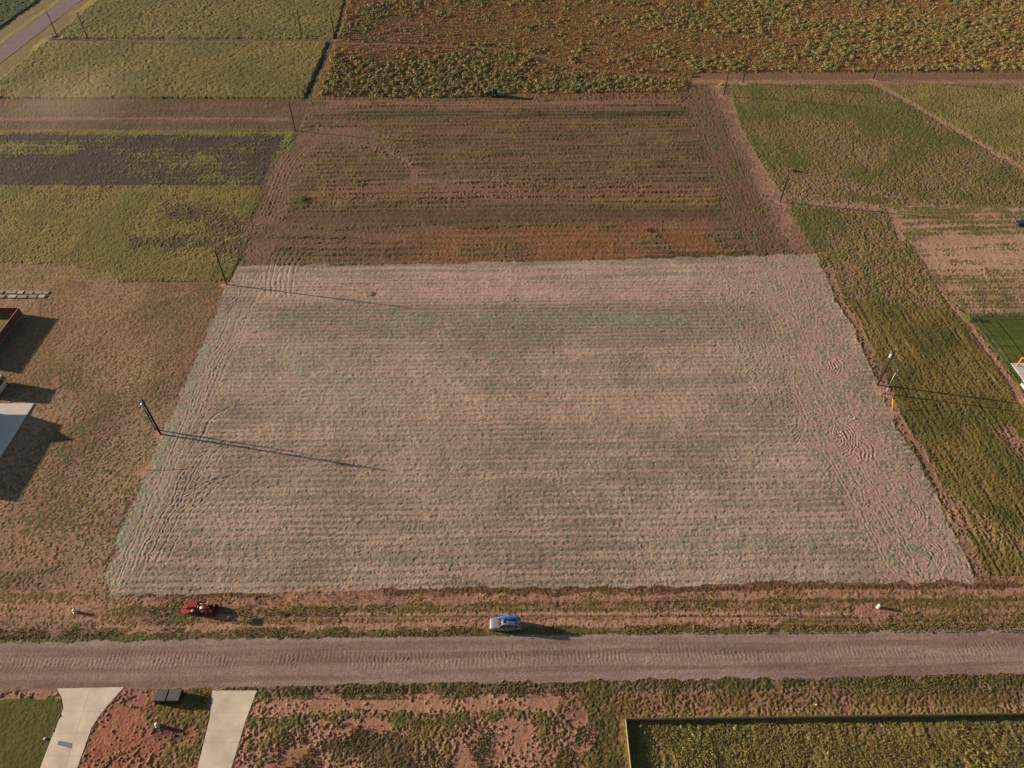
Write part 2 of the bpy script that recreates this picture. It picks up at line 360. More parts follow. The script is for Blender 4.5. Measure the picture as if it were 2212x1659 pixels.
# -- verge between the lot and the gravel road (bands parallel to the road)
def band(v0, v1, x0=-900, x1=3400, warp=1, **k):
    ya, yb = G(1106, v0)[1], G(1106, v1)[1]
    A, B = (Xw, Yw) if warp == 1 else (Xs, Ys)
    yr = -A * sa + B * ca
    xa, xb = G(x0, (v0 + v1) / 2)[0], G(x1, (v0 + v1) / 2)[0]
    m = (yr < ya) & (yr > yb) & (A > xa) & (A < xb) & ~LOT
    put(m, **k); return m
vt = C3(176, 120, 92); vg = mixc(C3(104, 92, 50), C3(132, 104, 60), sst(-.4, .4, n4))
below = ~LOT & (YR < G(1106, 1262)[1] + .5)
put(below & (YR > G(1106, 1376)[1]) & (X > G(236, 1290)[0]), so=C3(156, 110, 82), ve=vg, co=.50 + .15 * stk, vh=.1, rw=.4, z=0, sc=0, cl=.02)
band(1266, 1284, 300, 2212, ve=C3(100, 76, 44), so=C3(136, 92, 66), co=.62)
band(1286, 1300, 236, 3400, so=C3(166, 116, 88), co=.34 + .25 * n4)
band(1304, 1320, 236, 3400, ve=C3(104, 90, 46), co=.68 + .15 * n4)
band(1333, 1340, 300, 3400, ve=C3(120, 100, 56), co=.5)
band(1341, 1356, 180, 1700, so=C3(172, 122, 94), co=.26 + .2 * n4)
band(1341, 1356, 1700, 3400, ve=C3(104, 92, 46), co=.68 + .15 * n4)
band(1358, 1377, -900, 3400, ve=C3(102, 92, 48), co=.80 + .12 * n4, vh=.12)
line([(620, 1330), (900, 1331), (1320, 1331), (1700, 1331), (1900, 1338)], .24, .18, warp=3, so=C3(118, 82, 58), co=.1, z=-.12)
line([(740, 1327), (1250, 1327), (1900, 1327)], .3, .25, warp=3, so=C3(176, 130, 102), co=.3, z=.03)
line([(600, 1290), (800, 1292)], 1.2, 1.0, so=C3(166, 112, 84), co=.2)
line([(360, 1325), (400, 1330), (380, 1318)], 1.6, 1.2, ve=C3(96, 92, 48), co=.8, vh=.16)
line([(1862, 1325), (1890, 1318), (1912, 1326), (1888, 1332)], .9, .5, so=C3(158, 108, 84), co=.15, z=.04, cl=.03)
# -- gravel road
r_n = 50.1; r_s = 42.9
gr = mixc(C3(150, 124, 115), C3(130, 104, 95), sst(-.45, .45, fbm(XR / 30, YR / .8, 3, 21) + .3 * n15))
YRs = -Xs * sa + Ys * ca
road = (YRs < r_n + .25 * n4) & (YRs > r_s - .5 * sst(-20, -60, XR) + .3 * n4)
put(road, so=gr, ve=C3(120, 98, 84), co=.0, vh=.0, rw=0, z=.03, sc=6, cl=.012)
put(1 - sst(.0, 1.1, np.abs(YRs - r_n + .3)), so=C3(150, 128, 120))
# -- south of the road
S_ = YRs <= r_s - .5 * sst(-20, -60, XR) + .3 * n4
put(S_, so=mixc(C3(170, 114, 86), C3(154, 102, 74), sst(-.3, .4, n12)), ve=mixc(C3(96, 88, 46), C3(112, 96, 50), sst(-.4, .4, n4)), co=.45 + .25 * n4 + .12 * n12, vh=.16, rw=0, z=0, sc=0, cl=.015)
put(S_ & (YR > 41.2), ve=C3(86, 82, 44), so=C3(134, 102, 84), co=.70 + .2 * n4)
YR0, X0_ = YR, X; YR = YR + .5 * n4 + .2 * n15 + .7 * n12; X = X + 5 * n4 + 9 * n12
S2 = S_ & (YR <= 41.2)
put(S2 & (YR > 38.2) & (X > G(555, 1520)[0]) & (X < 8), so=C3(176, 118, 90), co=.22 + .3 * n4 + .1 * stk)
put(S2 & (YR > 38.6) & (X >= 8), so=C3(150, 104, 74), ve=C3(108, 88, 46), co=.62 + .2 * n4)
put(S2 & (YR <= 38.9) & (YR > 37.6) & (X < 8), ve=C3(92, 90, 42), co=.66 + .25 * n4)
put(S2 & (YR <= 37.4) & (X > G(540, 1600)[0]) & (X < 14), so=C3(172, 114, 86), co=.24 + .42 * n4 + .15 * n12, vh=.2)
put(S2 & (YR <= 37.4) & (X > 4) & (X < 13), co=.48 + .4 * n4)
YR, X = YR0, X0_
line([(1290, 1500), (1300, 1560), (1320, 1700)], 2.0, 1.0, ve=C3(92, 88, 40), so=C3(130, 96, 62), co=.8)
line([(730, 1618), (800, 1612), (870, 1622)], 2.0, 1.6, ve=C3(92, 78, 56), co=.8)
line([(1390, 1548), (1700, 1545), (2300, 1538)], .7, .6, ve=C3(128, 116, 60), co=.7, vh=.2)
# paddock
PAD = reg([(1353, 1557), (3400, 1531), (3400, 1900), (1368, 1900)], 0, so=C3(120, 90, 64), ve=mixc(C3(132, 116, 56), C3(106, 98, 48), sst(-.3, .4, n4)), co=.80 + .15 * n4, vh=.22, z=0, sc=4)
line([(1346, 1560), (1352, 1600), (1362, 1700)], .35, .25, warp=2, ve=C3(134, 120, 62), co=.85, vh=.15)
# lawn, dirt and grass beside the driveways
reg([(-900, 1508), (133, 1506), (138, 1525), (114, 1587), (80, 1680), (-900, 1800)], 2, so=C3(100, 90, 44), ve=mixc(C3(94, 96, 40), C3(80, 84, 34), sst(-.4, .4, n4)), co=.97, vh=.05, sc=5)
reg([(-900, 1486), (140, 1486), (134, 1507), (-900, 1512)], so=C3(168, 116, 90), co=.3 + .3 * n15)
reg([(262, 1488), (458, 1490), (450, 1560), (425, 1700), (200, 1700), (220, 1560)], so=C3(170, 106, 76), ve=mixc(C3(92, 92, 38), C3(116, 98, 48), sst(-.3, .4, n4)), co=.72 + .2 * n4, vh=.16)
reg([(236, 1522), (300, 1535), (346, 1585), (330, 1760), (150, 1760), (205, 1570)], so=mixc(C3(168, 100, 70), C3(156, 90, 60), sst(-.4, .4, n4)), co=.1 + .15 * n4, cl=.025)
reg([(265, 1490), (340, 1490), (310, 1530), (240, 1524)], so=C3(166, 104, 78), co=.3 + .35 * n4)
line([(355, 1580), (395, 1585)], .9, .8, so=C3(104, 66, 52), co=.1, z=-.08)

# bare aprons round the poles
for p in [(347, 938), (490, 615), (1563, 208), (1604, 179), (1886, 172), (1685, 437), (1895, 832), (1911, 851), (125, 82), (1552, 187), (312, 1018), (1925, 892)]:
    line([p, (p[0] + 4, p[1] + 1)], 1.1, .8, so=C3(182, 130, 104), co=.05, z=.05)

# tyre ruts and turning arcs: groove with raised shoulders
GRV = np.zeros(N, np.float32); RUT = np.zeros(N, np.float32)
def rut(pts, wd=.28, dep=.07, raw=False, bare=.8):
    wd *= .55; dep *= .3; bare *= .75
    P = pts if raw else GP(pts)
    # smooth the polyline
    for _ in range(2):
        Q = [P[0]]
        for a, b in zip(P, P[1:]): Q += [(a[0] * .75 + b[0] * .25, a[1] * .75 + b[1] * .25), (a[0] * .25 + b[0] * .75, a[1] * .25 + b[1] * .75)]
        P = Q + [P[-1]]
    xs = [p[0] for p in P]; ys = [p[1] for p in P]
    ii = np.nonzero((X > min(xs) - 2) & (X < max(xs) + 2) & (Y > min(ys) - 2) & (Y < max(ys) + 2))[0]
    if not len(ii): return
    d = dpoly(P, Xs[ii], Ys[ii])
    GRV[ii] += -dep * np.exp(-(d / wd) ** 2) + dep * .9 * np.exp(-((d - wd * 1.9) / (wd * .7)) ** 2)
    RUT[ii] = np.maximum(RUT[ii], bare * np.exp(-(d / (wd * 1.5)) ** 2))
def off(pts, dx, dy): return [(x + dx, y + dy) for x, y in pts]
for k in range(5):                                       # left headland of the lot, turning into the rows
    s = (0, 12, 19, 38, 60)[k]
    rut([(372 + s, 1090), (392 + s, 1030), (424 + s, 985 - k * 3), (470 + s, 956 - k * 4), (560, 946 - k * 4)])
    rut([(300 + s, 1215), (330 + s, 1150), (368 + s, 1085), (425 + s, 1045 - 2 * k), (520, 1028 - 3 * k)])
for k in range(4):
    s = (0, 7, 26, 44)[k]
    rut([(250 + s, 1262), (300 + s, 1130), (352 + s, 1010), (410 + s, 870), (468 + s, 735), (510 + s, 640), (528 + s, 590)], .3, .05)
for k in range(5):
    s = k * 8
    rut([(410 + s, 890), (440 + s, 800), (468 + s, 745), (520 + s, 720), (620, 716 - 3 * k)], .3, .05)
rut([(430, 955), (456, 900), (500, 880)], .4, .09); rut([(475, 660), (520, 640), (560, 600)], .4, .07)
for k in range(6):                                       # nested curves north west of the lot
    s = k * 11
    rut([(575 + s, 640), (578 + s, 590), (590 + s, 545 + 3 * k), (622 + s, 515 + 4 * k), (700 + s, 500 + 4 * k), (860, 494 + 5 * k)], .4, .09, bare=.5)
for k in range(5):
    s = k * 8
    rut([(558 + s, 470), (578 + s, 420), (606 + s, 350), (640 + s, 315), (700, 292 + 3 * k)], .45, .07)
    rut([(640, 470 - k * 3), (600 - s / 2, 462 - k * 5), (584 - s / 3, 432 - k * 3), (596, 405)], .4, .07)
for k in range(4): rut([(700, 280 + 3 * k), (790, 300 + 3 * k), (860, 330 + 2 * k), (896 - 2 * k, 365), (892 - 3 * k, 390)], .35, .06)
for k in range(6):                                       # long wheel marks down the right headland
    s = (0, 8, 37, 60, 68, 104)[k]
    rut([(1620 + s, 580), (1655 + s, 680), (1690 + s, 780), (1730 + s, 880), (1785 + s, 990), (1850 + s, 1100), (1930 + s, 1245)], .3, .05, bare=.55)
for k in range(5):
    s = (0, 6, 22, 39, 45)[k]
    rut([(1470 + s * 1.5, 175), (1530 + s * 1.4, 330), (1580 + s * 1.2, 450), (1625 + s, 560)], .4, .05, bare=.5)
for cx, cy, rx, ry, a0, a1, n in [(1770, 792, 50, 30, -60, 90, 6), (1800, 950, 52, 46, -80, 60, 6), (1712, 900, 30, 60, -100, 80, 5), (1745, 775, 30, 20, -90, 60, 4), (1820, 985, 70, 55, -110, 10, 4), (1955, 1120, 45, 42, -70, 60, 4), (2000, 1210, 40, 50, -80, 70, 6), (1835, 930, 45, 28, 90, 200, 4), (1720, 660, 36, 30, -60, 80, 4), (1570, 345, 40, 22, -60, 60, 3), (1590, 372, 30, 20, -80, 50, 3)]:
    for k in range(n):
        q = 1 - .13 * k
        rut([(cx + rx * q * math.cos(R(t)), cy + ry * q * math.sin(R(t))) for t in np.linspace(a0, a1, 6)], .3, .09)
for k in range(5): rut([(560, 605 + 12 * k), (900, 608 + 10 * k), (1300, 604 + 8 * k), (1660, 596 + 8 * k)], .3, .05, bare=.6)
for k in range(4): rut([(240 + (0, 13, 40, 71)[k], 1700), (262 + (0, 11, 30, 58)[k], 1600), (286 + 8 * k, 1555), (330 + 5 * k, 1520)], .14, .035)
for q in [[(560, 1343), (700, 1346), (900, 1344), (1050, 1346)], [(300, 1355), (600, 1352), (900, 1353)], [(1150, 1346), (1500, 1347), (1900, 1345)], [(700, 1310), (1000, 1312), (1400, 1310)]]:
    rut(q, .2, .05, bare=.5)
for q in [[(30, 1240), (120, 1100), (250, 900), (400, 660)], [(60, 1240), (160, 1080), (290, 880), (430, 670)], [(270, 1050), (330, 930), (420, 720)]]:
    rut(q, .3, .03, bare=.35)

# assemble the vegetation mask
n03 = fbm(X / .34, Y / .30, 2, 55); nrw = fbm(XR / .8, YR / .27, 2, 59)
rowsig = .34 * rowA + .26 * rowB + .44 * nrw + .22 * n02 + .40 * np.sin(YR * 2 * math.pi / 1.25 + 1.5 * noise(XR / 40, YR / 6, 60)) + .10 * n15
wind = fbm(XR / 1.1 + .3 * YR, YR / .8, 3, 31)
rowfar = .55 * noise(XR / 11, YR / 1.0, 56) + .30 * noise(XR / 3, YR / .9, 57) + .38 * np.sin(YR * 2 * math.pi / 2.5 + 1.8 * noise(XR / 60, YR / 9, 58) + 1.0 * n12) + .22 * n03 + .2 * stk
rowsig = np.where(YR > 142, rowfar, rowsig)
iso = .62 * n03 + .28 * n15 + .35 * n02 + .15 * n4
iso = np.where(SC == 1, .75 * wind + .15 * n15 + .3 * n02, iso)
iso = np.where(SC == 4, .45 * n03 + .3 * n02 + .25 * n15 + .4 * fbm(XR / .6, YR / 7, 2, 63), iso)
iso = np.where(SC == 3, .65 * noise(X / .36, Y / .30, 33) + .4 * n02 + .22 * n15, iso)
t = (1 - RW) * iso + RW * rowsig
thr = (.5 - CO) * 1.55
VM = sst(-.28, .28, t - thr) * (1 - RUT) * (CO > .001)
hN = np.clip(.55 + .6 * t, .05, 1.6)
Z = Z0 + GRV * (SC != 6) + VM * VH * .62 * hN + CL * (n05 + .6 * n02) + .05 * n12
# road ripples
rip = np.exp(-((YR - 46.6 - .5 * n12) / 1.25) ** 2) * np.clip(.55 + .8 * noise(XR / 3.3, YR / 1.3, 40), 0, 1.2)
ripz = rip * np.sin(XR * 2 * math.pi / .62 + 1.9 * noise(XR / 1.5, YR / .6, 41) + .3 * (YR - 46)) * .015 + .016 * n03 * rip + .02 * noise(XR / 14, YR / .5, 42)
Z = np.where(SC == 6, .03 + ripz + .008 * n02, Z)
# keep the sheet low under slabs and pads
def flat(pts, z=-.06, raw=False, grow=0):
    P = pts if raw else GP(pts); m = inpoly(P, X, Y); Z[m] = z
D1 = [(123, 1487.5), (268, 1484.5), (233, 1524), (213, 1549), (198, 1573), (167, 1659), (145, 1720), (68, 1720), (87, 1659), (115, 1586), (133, 1543), (137, 1526), (133, 1506)]
D2 = [(458, 1492), (555, 1492), (530, 1559), (500, 1659), (480, 1725), (412, 1725), (427, 1659), (440, 1606), (453, 1553), (457, 1519)]
SLAB = [(0, 872), (74, 872), (0, 990), (-120, 1181), (-260, 1181), (-160, 872)]
PATIO = [(2183.7, 785), (2330, 782), (2400, 880), (2226, 845)]
for q in (D1, D2, SLAB, PATIO): flat(q)
far_f = np.clip((np.hypot(X, Y) - 700) / 300, 0, 1)
Z *= (1 - far_f)
def sat(A, k, f): l_ = A @ np.array([.3, .6, .1], np.float32); return (l_[:, None] + (A - l_[:, None]) * k) * f
VT = np.where(LOT[:, None], np.array([1., 1., 1.]), np.array([1.0, .90, .66])).astype(np.float32)
ST = np.where((LOT | (SC == 6))[:, None], np.array([1., 1., 1.]), np.array([1.0, .97, .86])).astype(np.float32)
COLR = sat(SO * ST, .80, .78) * (1 - VM[:, None]) + sat(VE * VT, .86, .68) * VM[:, None]
COLR *= np.where((LOT | (SC == 6))[:, None], np.array([1., 1.0, 1.02]), np.array([.98, 1.05, 1.16])).astype(np.float32)
COLR *= (1 + .10 * n15 * (SC != 5) + .14 * n02)[:, None] * (1 + .10 * n4)[:, None]
if 0: tipm = (VM * np.clip(t - thr, 0, 1))[:, None]
if 0: COLR = COLR * (1 + .35 * tipm * np.array([1.1, 1.0, .6]))
COLR = np.clip(COLR, .004, .9).astype(np.float32)

def np_mesh(name, V, F, colr, material, smooth=False):
    me = bpy.data.meshes.new(name); k = F.shape[1]
    me.vertices.add(len(V)); me.vertices.foreach_set('co', np.ascontiguousarray(V, np.float32).ravel())
    me.loops.add(F.size); me.loops.foreach_set('vertex_index', np.ascontiguousarray(F, np.int32).ravel())
    me.polygons.add(len(F)); me.polygons.foreach_set('loop_start', np.arange(0, F.size, k, dtype=np.int32))
    me.polygons.foreach_set('use_smooth', np.full(len(F), smooth))
    me.update(calc_edges=True)
    if colr is not None:
        at = me.attributes.new('tint', 'FLOAT_COLOR', 'POINT')
        c4 = np.ones((len(V), 4), np.float32); c4[:, :3] = colr; at.data.foreach_set('color', c4.ravel())
    me.materials.append(material)
    o = bpy.data.objects.new(name, me); col.objects.link(o); return o

def ground_mat(name, k1=.42, bump=.5, rough=.95):
    m = bpy.data.materials.new(name); m.use_nodes = True; n = m.node_tree; L = n.links; b = n.nodes['Principled BSDF']
    at = n.nodes.new('ShaderNodeAttribute'); at.attribute_name = 'tint'
    tc = n.nodes.new('ShaderNodeTexCoord')
    n1 = n.nodes.new('ShaderNodeTexNoise'); n1.inputs['Scale'].default_value = 5.0; n1.inputs['Detail'].default_value = 5; n1.inputs['Roughness'].default_value = .7
    L.new(tc.outputs['Object'], n1.inputs['Vector'])
    mr = n.nodes.new('ShaderNodeMapRange'); mr.inputs[1].default_value = .3; mr.inputs[2].default_value = .7; mr.inputs[3].default_value = 1 - k1; mr.inputs[4].default_value = 1 + k1
    L.new(n1.outputs[0], mr.inputs[0])
    vm = n.nodes.new('ShaderNodeVectorMath'); vm.operation = 'SCALE'; L.new(at.outputs['Color'], vm.inputs[0]); L.new(mr.outputs[0], vm.inputs['Scale'])
    L.new(vm.outputs[0], b.inputs['Base Color'])
    b.inputs['Roughness'].default_value = rough; b.inputs['Specular IOR Level'].default_value = .15
    if bump:
        bp = n.nodes.new('ShaderNodeBump'); bp.inputs['Strength'].default_value = bump; bp.inputs['Distance'].default_value = .05
        L.new(n1.outputs[0], bp.inputs['Height']); L.new(bp.outputs[0], b.inputs['Normal'])
    return m
gm = ground_mat('ground_soil_and_grass')
idx = np.arange(NR * NC, dtype=np.int32).reshape(NR, NC)
F = np.stack([idx[:-1, :-1], idx[:-1, 1:], idx[1:, 1:], idx[1:, :-1]], -1).reshape(-1, 4)
ground = np_mesh('ground', np.stack([X, Y, Z], 1), F, COLR, gm, smooth=True)
tag(ground, kind='structure')

# ------------------------------------------------------------ leafy stuff: merged leaf meshes
lm_ = ground_mat('leaf_tint', .15, 0, .8)
def leafy(name, cx, cy, rad, hgt, nl, ls, colr, label, cat, cz=None, upright=False):
    """cx,cy,rad,hgt arrays (n); nl leaves each; ls leaf size array"""
    n = len(cx); M = n * nl
    i = np.repeat(np.arange(n), nl)
    th = rng.random(M) * 2 * math.pi; u = rng.random(M) ** .5; 
    if upright:
        r = u * rad[i]; px = cx[i] + r * np.cos(th); py = cy[i] + r * np.sin(th); pz = np.zeros(M)
        lx = rng.normal(0, .25, M); ly = rng.normal(0, .25, M)
        hh = hgt[i] * (.6 + .5 * rng.random(M)); wv = ls[i]
        tx, ty = np.cos(th * 3), np.sin(th * 3)
        V = np.stack([np.stack([px - tx * wv, py - ty * wv, pz], 1), np.stack([px + tx * wv, py + ty * wv, pz], 1), np.stack([px + lx * hh, py + ly * hh, pz + hh], 1)], 1)
    else:
        ph = np.arccos(rng.random(M) * 1.0)
        q = .75 + .3 * rng.random(M)
        px = cx[i] + rad[i] * q * np.sin(ph) * np.cos(th); py = cy[i] + rad[i] * q * np.sin(ph) * np.sin(th); pz = hgt[i] * q * np.cos(ph) + .02
        nrm = np.stack([np.sin(ph) * np.cos(th), np.sin(ph) * np.sin(th), np.cos(ph) + .25], 1) + rng.normal(0, .17, (M, 3))
        nrm /= np.linalg.norm(nrm, axis=1)[:, None]
        rv = rng.normal(0, 1, (M, 3)); a = np.cross(nrm, rv); a /= np.linalg.norm(a, axis=1)[:, None]; b = np.cross(nrm, a)
        s = ls[i][:, None] * (.7 + .6 * rng.random((M, 1))); c = np.stack([px, py, pz], 1)
        V = np.stack([c + a * s, c - a * s * .5 + b * s * .87, c - a * s * .5 - b * s * .87], 1)
    if cz is not None: V[:, :, 2] += cz[i][:, None]
    Vv = V.reshape(-1, 3); Fv = np.arange(M * 3, dtype=np.int32).reshape(M, 3)
    colr = sat(np.asarray(colr, np.float32) * np.array([1., .96, .84], np.float32), .85, .95)
    cc = np.repeat(colr[i] * (.8 + .4 * rng.random((M, 1))), 3, 0)
    o = np_mesh(name, Vv, Fv, cc, lm_)
    return tag(o, label, cat, kind='stuff')
def scatter(n, poly, raw=False, dens=None):
    P = poly if raw else GP(poly)
    xs = [p[0] for p in P]; ys = [p[1] for p in P]
    x = rng.uniform(min(xs), max(xs), n); y = rng.uniform(min(ys), max(ys), n)
    m = inpoly(P, x, y)
    if dens is not None: m &= rng.random(n) < dens(x, y)
    return x[m], y[m]
weedP = [(772, -60), (2700, -60), (2700, 150), (1500, 156), (1478, 199), (1097, 202), (1088, 207), (1045, 207), (1040, 211), (800, 211), (690, 208), (728, 96)]
pathW = GP([(730, 93), (1000, 100), (1120, 112), (1260, 150), (1480, 168)])
def wd_(x, y):
    b = fbm(x / 28, y / 16, 3, 51) + .55 * noise(x / 5, y / 5, 52) + .35 * sst(40, 170, x) - .1
    near = (sst(215, 245, y) * (1 - sst(262, 292, y))) * (x < 75)
    b = b + .5 * noise(x / 2.6, y / 2.6, 53)
    d = sst(-.35, .6, b + .55 * near) ** 1.3
    return np.where(dpoly(pathW, x, y) < 1.6, 0, .05 + .95 * d)
bx_, by_ = scatter(40000, weedP, dens=wd_)
nb = len(bx_)
br = .6 + .6 * rng.random(nb)
tt = rng.random((nb, 1))
bc = C3(138, 134, 80) * (1 - tt) + C3(104, 106, 60) * tt
bc = bc * (.85 + .3 * rng.random((nb, 1)))
yl = rng.random(nb) < .16; bc[yl] = C3(150, 128, 56)
print('weed bushes', nb)
leafy('weed_bushes', bx_, by_, br, br * (.75 + .3 * rng.random(nb)), 70, .10 + .05 * br, bc.astype(np.float32), 'rounded grey green weeds covering the uncut field at the top', 'weeds', cz=np.full(nb, .1))
gx_, gy_ = scatter(90000, weedP)
kk = dpoly(pathW, gx_, gy_) > 1.4; gx_, gy_ = gx_[kk], gy_[kk]; ng = len(gx_)
tt = np.clip(.5 + .5 * noise(gx_ / 9, gy_ / 9, 61)[:, None] + rng.normal(0, .25, (ng, 1)), 0, 1)
leafy('dry_grass', gx_, gy_, np.full(ng, .3), .35 + .35 * rng.random(ng), 5, np.full(ng, .08), (C3(146, 104, 66) * (1 - tt) + C3(132, 106, 58) * tt).astype(np.float32), 'dry orange brown grass standing between the weeds', 'grass', cz=np.full(ng, .1), upright=True)

# scattered ground plants south of the road and in the verges
def plants(n, poly, name, label, size, colA, colB, dens=None, nl=16, h=.8, leaf=.07, cz=0):
    x, y = scatter(n, poly, dens=dens); m = len(x); t_ = rng.random((m, 1)); r_ = size * (.5 + rng.random(m))
    leafy(name, x, y, r_, r_ * h, nl, np.full(m, leaf), (C3(*colA) * (1 - t_) + C3(*colB) * t_).astype(np.float32), label, 'plants', cz=np.full(m, cz + .02))
dn = lambda a, b, sc, s: (lambda x, y: sst(a, b, fbm(x / sc, y / sc, 3, s)))
plants(9000, [(548, 1560), (1340, 1555), (1350, 1720), (500, 1720)], 'dirt_weeds', 'low dark green weeds in clumps on the bare red dirt', .16, (74, 74, 36), (98, 92, 46), dn(-.1, .5, 3.5, 71), 14, .7, .06)
plants(9000, [(560, 1488), (1100, 1477), (2300, 1452), (2300, 1496), (560, 1512)], 'roadside_grass', 'dark grass tufts along the south edge of the gravel road', .16, (92, 84, 48), (114, 100, 60), dn(-.3, .5, 3, 72), 12, .8, .055)
plants(15000, [(1362, 1566), (2300, 1552), (2300, 1720), (1375, 1720)], 'paddock_grass', 'tall rough grass filling the fenced paddock', .15, (140, 124, 62), (100, 94, 46), dn(-.5, .5, 3, 73), 12, 1.0, .05, .06)
plants(9000, [(-60, 1358), (2300, 1344), (2300, 1366), (1500, 1370), (-60, 1381)], 'verge_grass', 'green grass strip along the north edge of the gravel road', .13, (108, 96, 50), (132, 112, 62), dn(-.5, .4, 3, 74), 10, .8, .05, .05)
plants(6000, [(240, 1296), (1000, 1275), (2104, 1262), (2300, 1262), (2300, 1340), (240, 1352)], 'verge_weeds', 'scattered brown and green weeds on the verge below the lot', .13, (98, 84, 46), (136, 108, 64), dn(-.1, .5, 4, 75), 10, .8, .05, .03)

plants(2600, [(1364, 1570), (2300, 1556), (2300, 1720), (1377, 1720)], 'paddock_weeds', 'taller yellowish weeds dotted through the fenced paddock', .30, (158, 144, 70), (96, 96, 44), dn(-.2, .7, 5, 76), 26, 1.0, .07, .05)
# ------------------------------------------------------------ driveways, slabs
def slab(name, pts, z1, m, joints=()):
    return tag(MB().prism(GP(pts), -.1, z1).build(name, m), kind='structure')
conc = mat('concrete', (182, 170, 154), .85, var=.2, scale=.35, bump=.1, spec=.3)
conc2 = mat('concrete_pale', (176, 170, 162), .85, var=.06, scale=.6, spec=.3)
slab('driveway', D1, .07, conc); slab('driveway', D2, .07, conc)
slab('parking_slab', SLAB, .1, conc2); slab('patio_slab', PATIO, .12, conc2)
joint = mat('joint_dark', (146, 134, 118), .9)
def jl(a, b, z):
    A, B = G(*a), G(*b); mb = MB(); d = Vector((B[0] - A[0], B[1] - A[1])); n_ = Vector((-d.y, d.x)).normalized() * .013
    mb.prism([(A[0] - n_.x, A[1] - n_.y), (B[0] - n_.x, B[1] - n_.y), (B[0] + n_.x, B[1] + n_.y), (A[0] + n_.x, A[1] + n_.y)], z - .01, z + .004)
    tag(mb.build('slab_joint', joint), kind='structure')
for a, b in [((196, 1487), (178, 1542)), ((178, 1542), (140, 1659)), ((134, 1535), (221, 1538)), ((114, 1586), (192, 1584)), ((100, 1632), (176, 1634))]: jl(a, b, .07)
for a, b in [((456, 1540), (537, 1540)), ((440, 1604), (516, 1604)), ((447, 1579), (524, 1580))]: jl(a, b, .07)
jl((0, 932), (35, 931), .1)
# asphalt road
asp = mat('asphalt', (104, 92, 96), .9, var=.12, scale=.35, spec=.2, albedo=lin((104, 90, 94)))
wide = [e1_[0], e1_[1], e2_[1], e2_[0]]
flat(wide, raw=True, z=-.05)
ground.data.vertices.foreach_set('co', np.stack([X, Y, Z], 1).astype(np.float32).ravel()); ground.data.update()
tag(MB().prism(wide, -.1, .09).build('asphalt_road', asp), kind='structure')

# ------------------------------------------------------------ materials for objects
wood_d = mat('creosote_wood', (22, 17, 16), .95, var=.3, scale=2, stretch=(6, 6, .6), bump=.3)
steel = mat('galvanised_steel', (170, 172, 174), .45, .6, var=.1)
white = mat('white_enamel', (168, 168, 168), .4, var=.05)
porc = mat('porcelain', (150, 140, 135), .3, var=.1)
wire_m = mat('wire', (104, 104, 84), .6)
yellow = mat('yellow_guard', (206, 160, 40), .5, var=.1)
orange_p = mat('orange_guard', (196, 110, 40), .5, var=.1)
rubber = mat('rubber', (34, 32, 32), .85, var=.2)
black_pl = mat('black_plastic', (34, 32, 36), .55, var=.2)
grey_m = mat('dark_metal', (70, 68, 70), .5, .4)
glass = mat('tinted_glass', (26, 32, 38), .08, var=.1, spec=.8, coat=.5)
red_m = mat('red_paint', (112, 22, 22), .38, var=.12, coat=.3)
red_d = mat('canopy_red', (120, 20, 24), .5, var=.08)
orange_m = mat('orange_red_paint', (150, 46, 32), .42, var=.14, coat=.2)
green_m = mat('tractor_green', (52, 84, 50), .4, var=.15, coat=.3)
rimy = mat('yellow_rim', (236, 206, 84), .5, var=.1)
silver = mat('silver_paint', (122, 122, 128), .3, .2, var=.05, coat=.6)
beige = mat('beige_trim', (176, 160, 140), .5, var=.06)
dark_car = mat('dark_paint', (40, 36, 46), .25, .3, var=.08, coat=.8)
van_m = mat('beige_paint', (190, 172, 152), .4, .1, var=.05, coat=.3)
kay = mat('kayak_blue', (30, 120, 215), .4, var=.08)
blue_d = mat('dull_blue', (52, 92, 130), .35, var=.1, coat=.3)
cedar = mat('cedar_boards', (100, 58, 44), .8, var=.25, scale=2, stretch=(9, 9, .5), bump=.3)
cedar_cap = mat('cedar_cap', (176, 128, 100), .8, var=.15)
grey_wood = mat('weathered_wood', (150, 146, 124), .85, var=.25, scale=2, stretch=(1, 8, 1), bump=.3)
tan_wood = mat('pale_boards', (140, 120, 92), .85, var=.2, scale=3, bump=.2)
brown_rail = mat('brown_rail', (98, 66, 46), .8, var=.2)
lamp_m = mat('lamp_lens', (210, 210, 205), .2, var=.02, coat=.6)
red_l = mat('red_lens', (150, 20, 20), .3, var=.05)
mark_m = mat('slate_blue', (98, 100, 116), .85, var=.06)

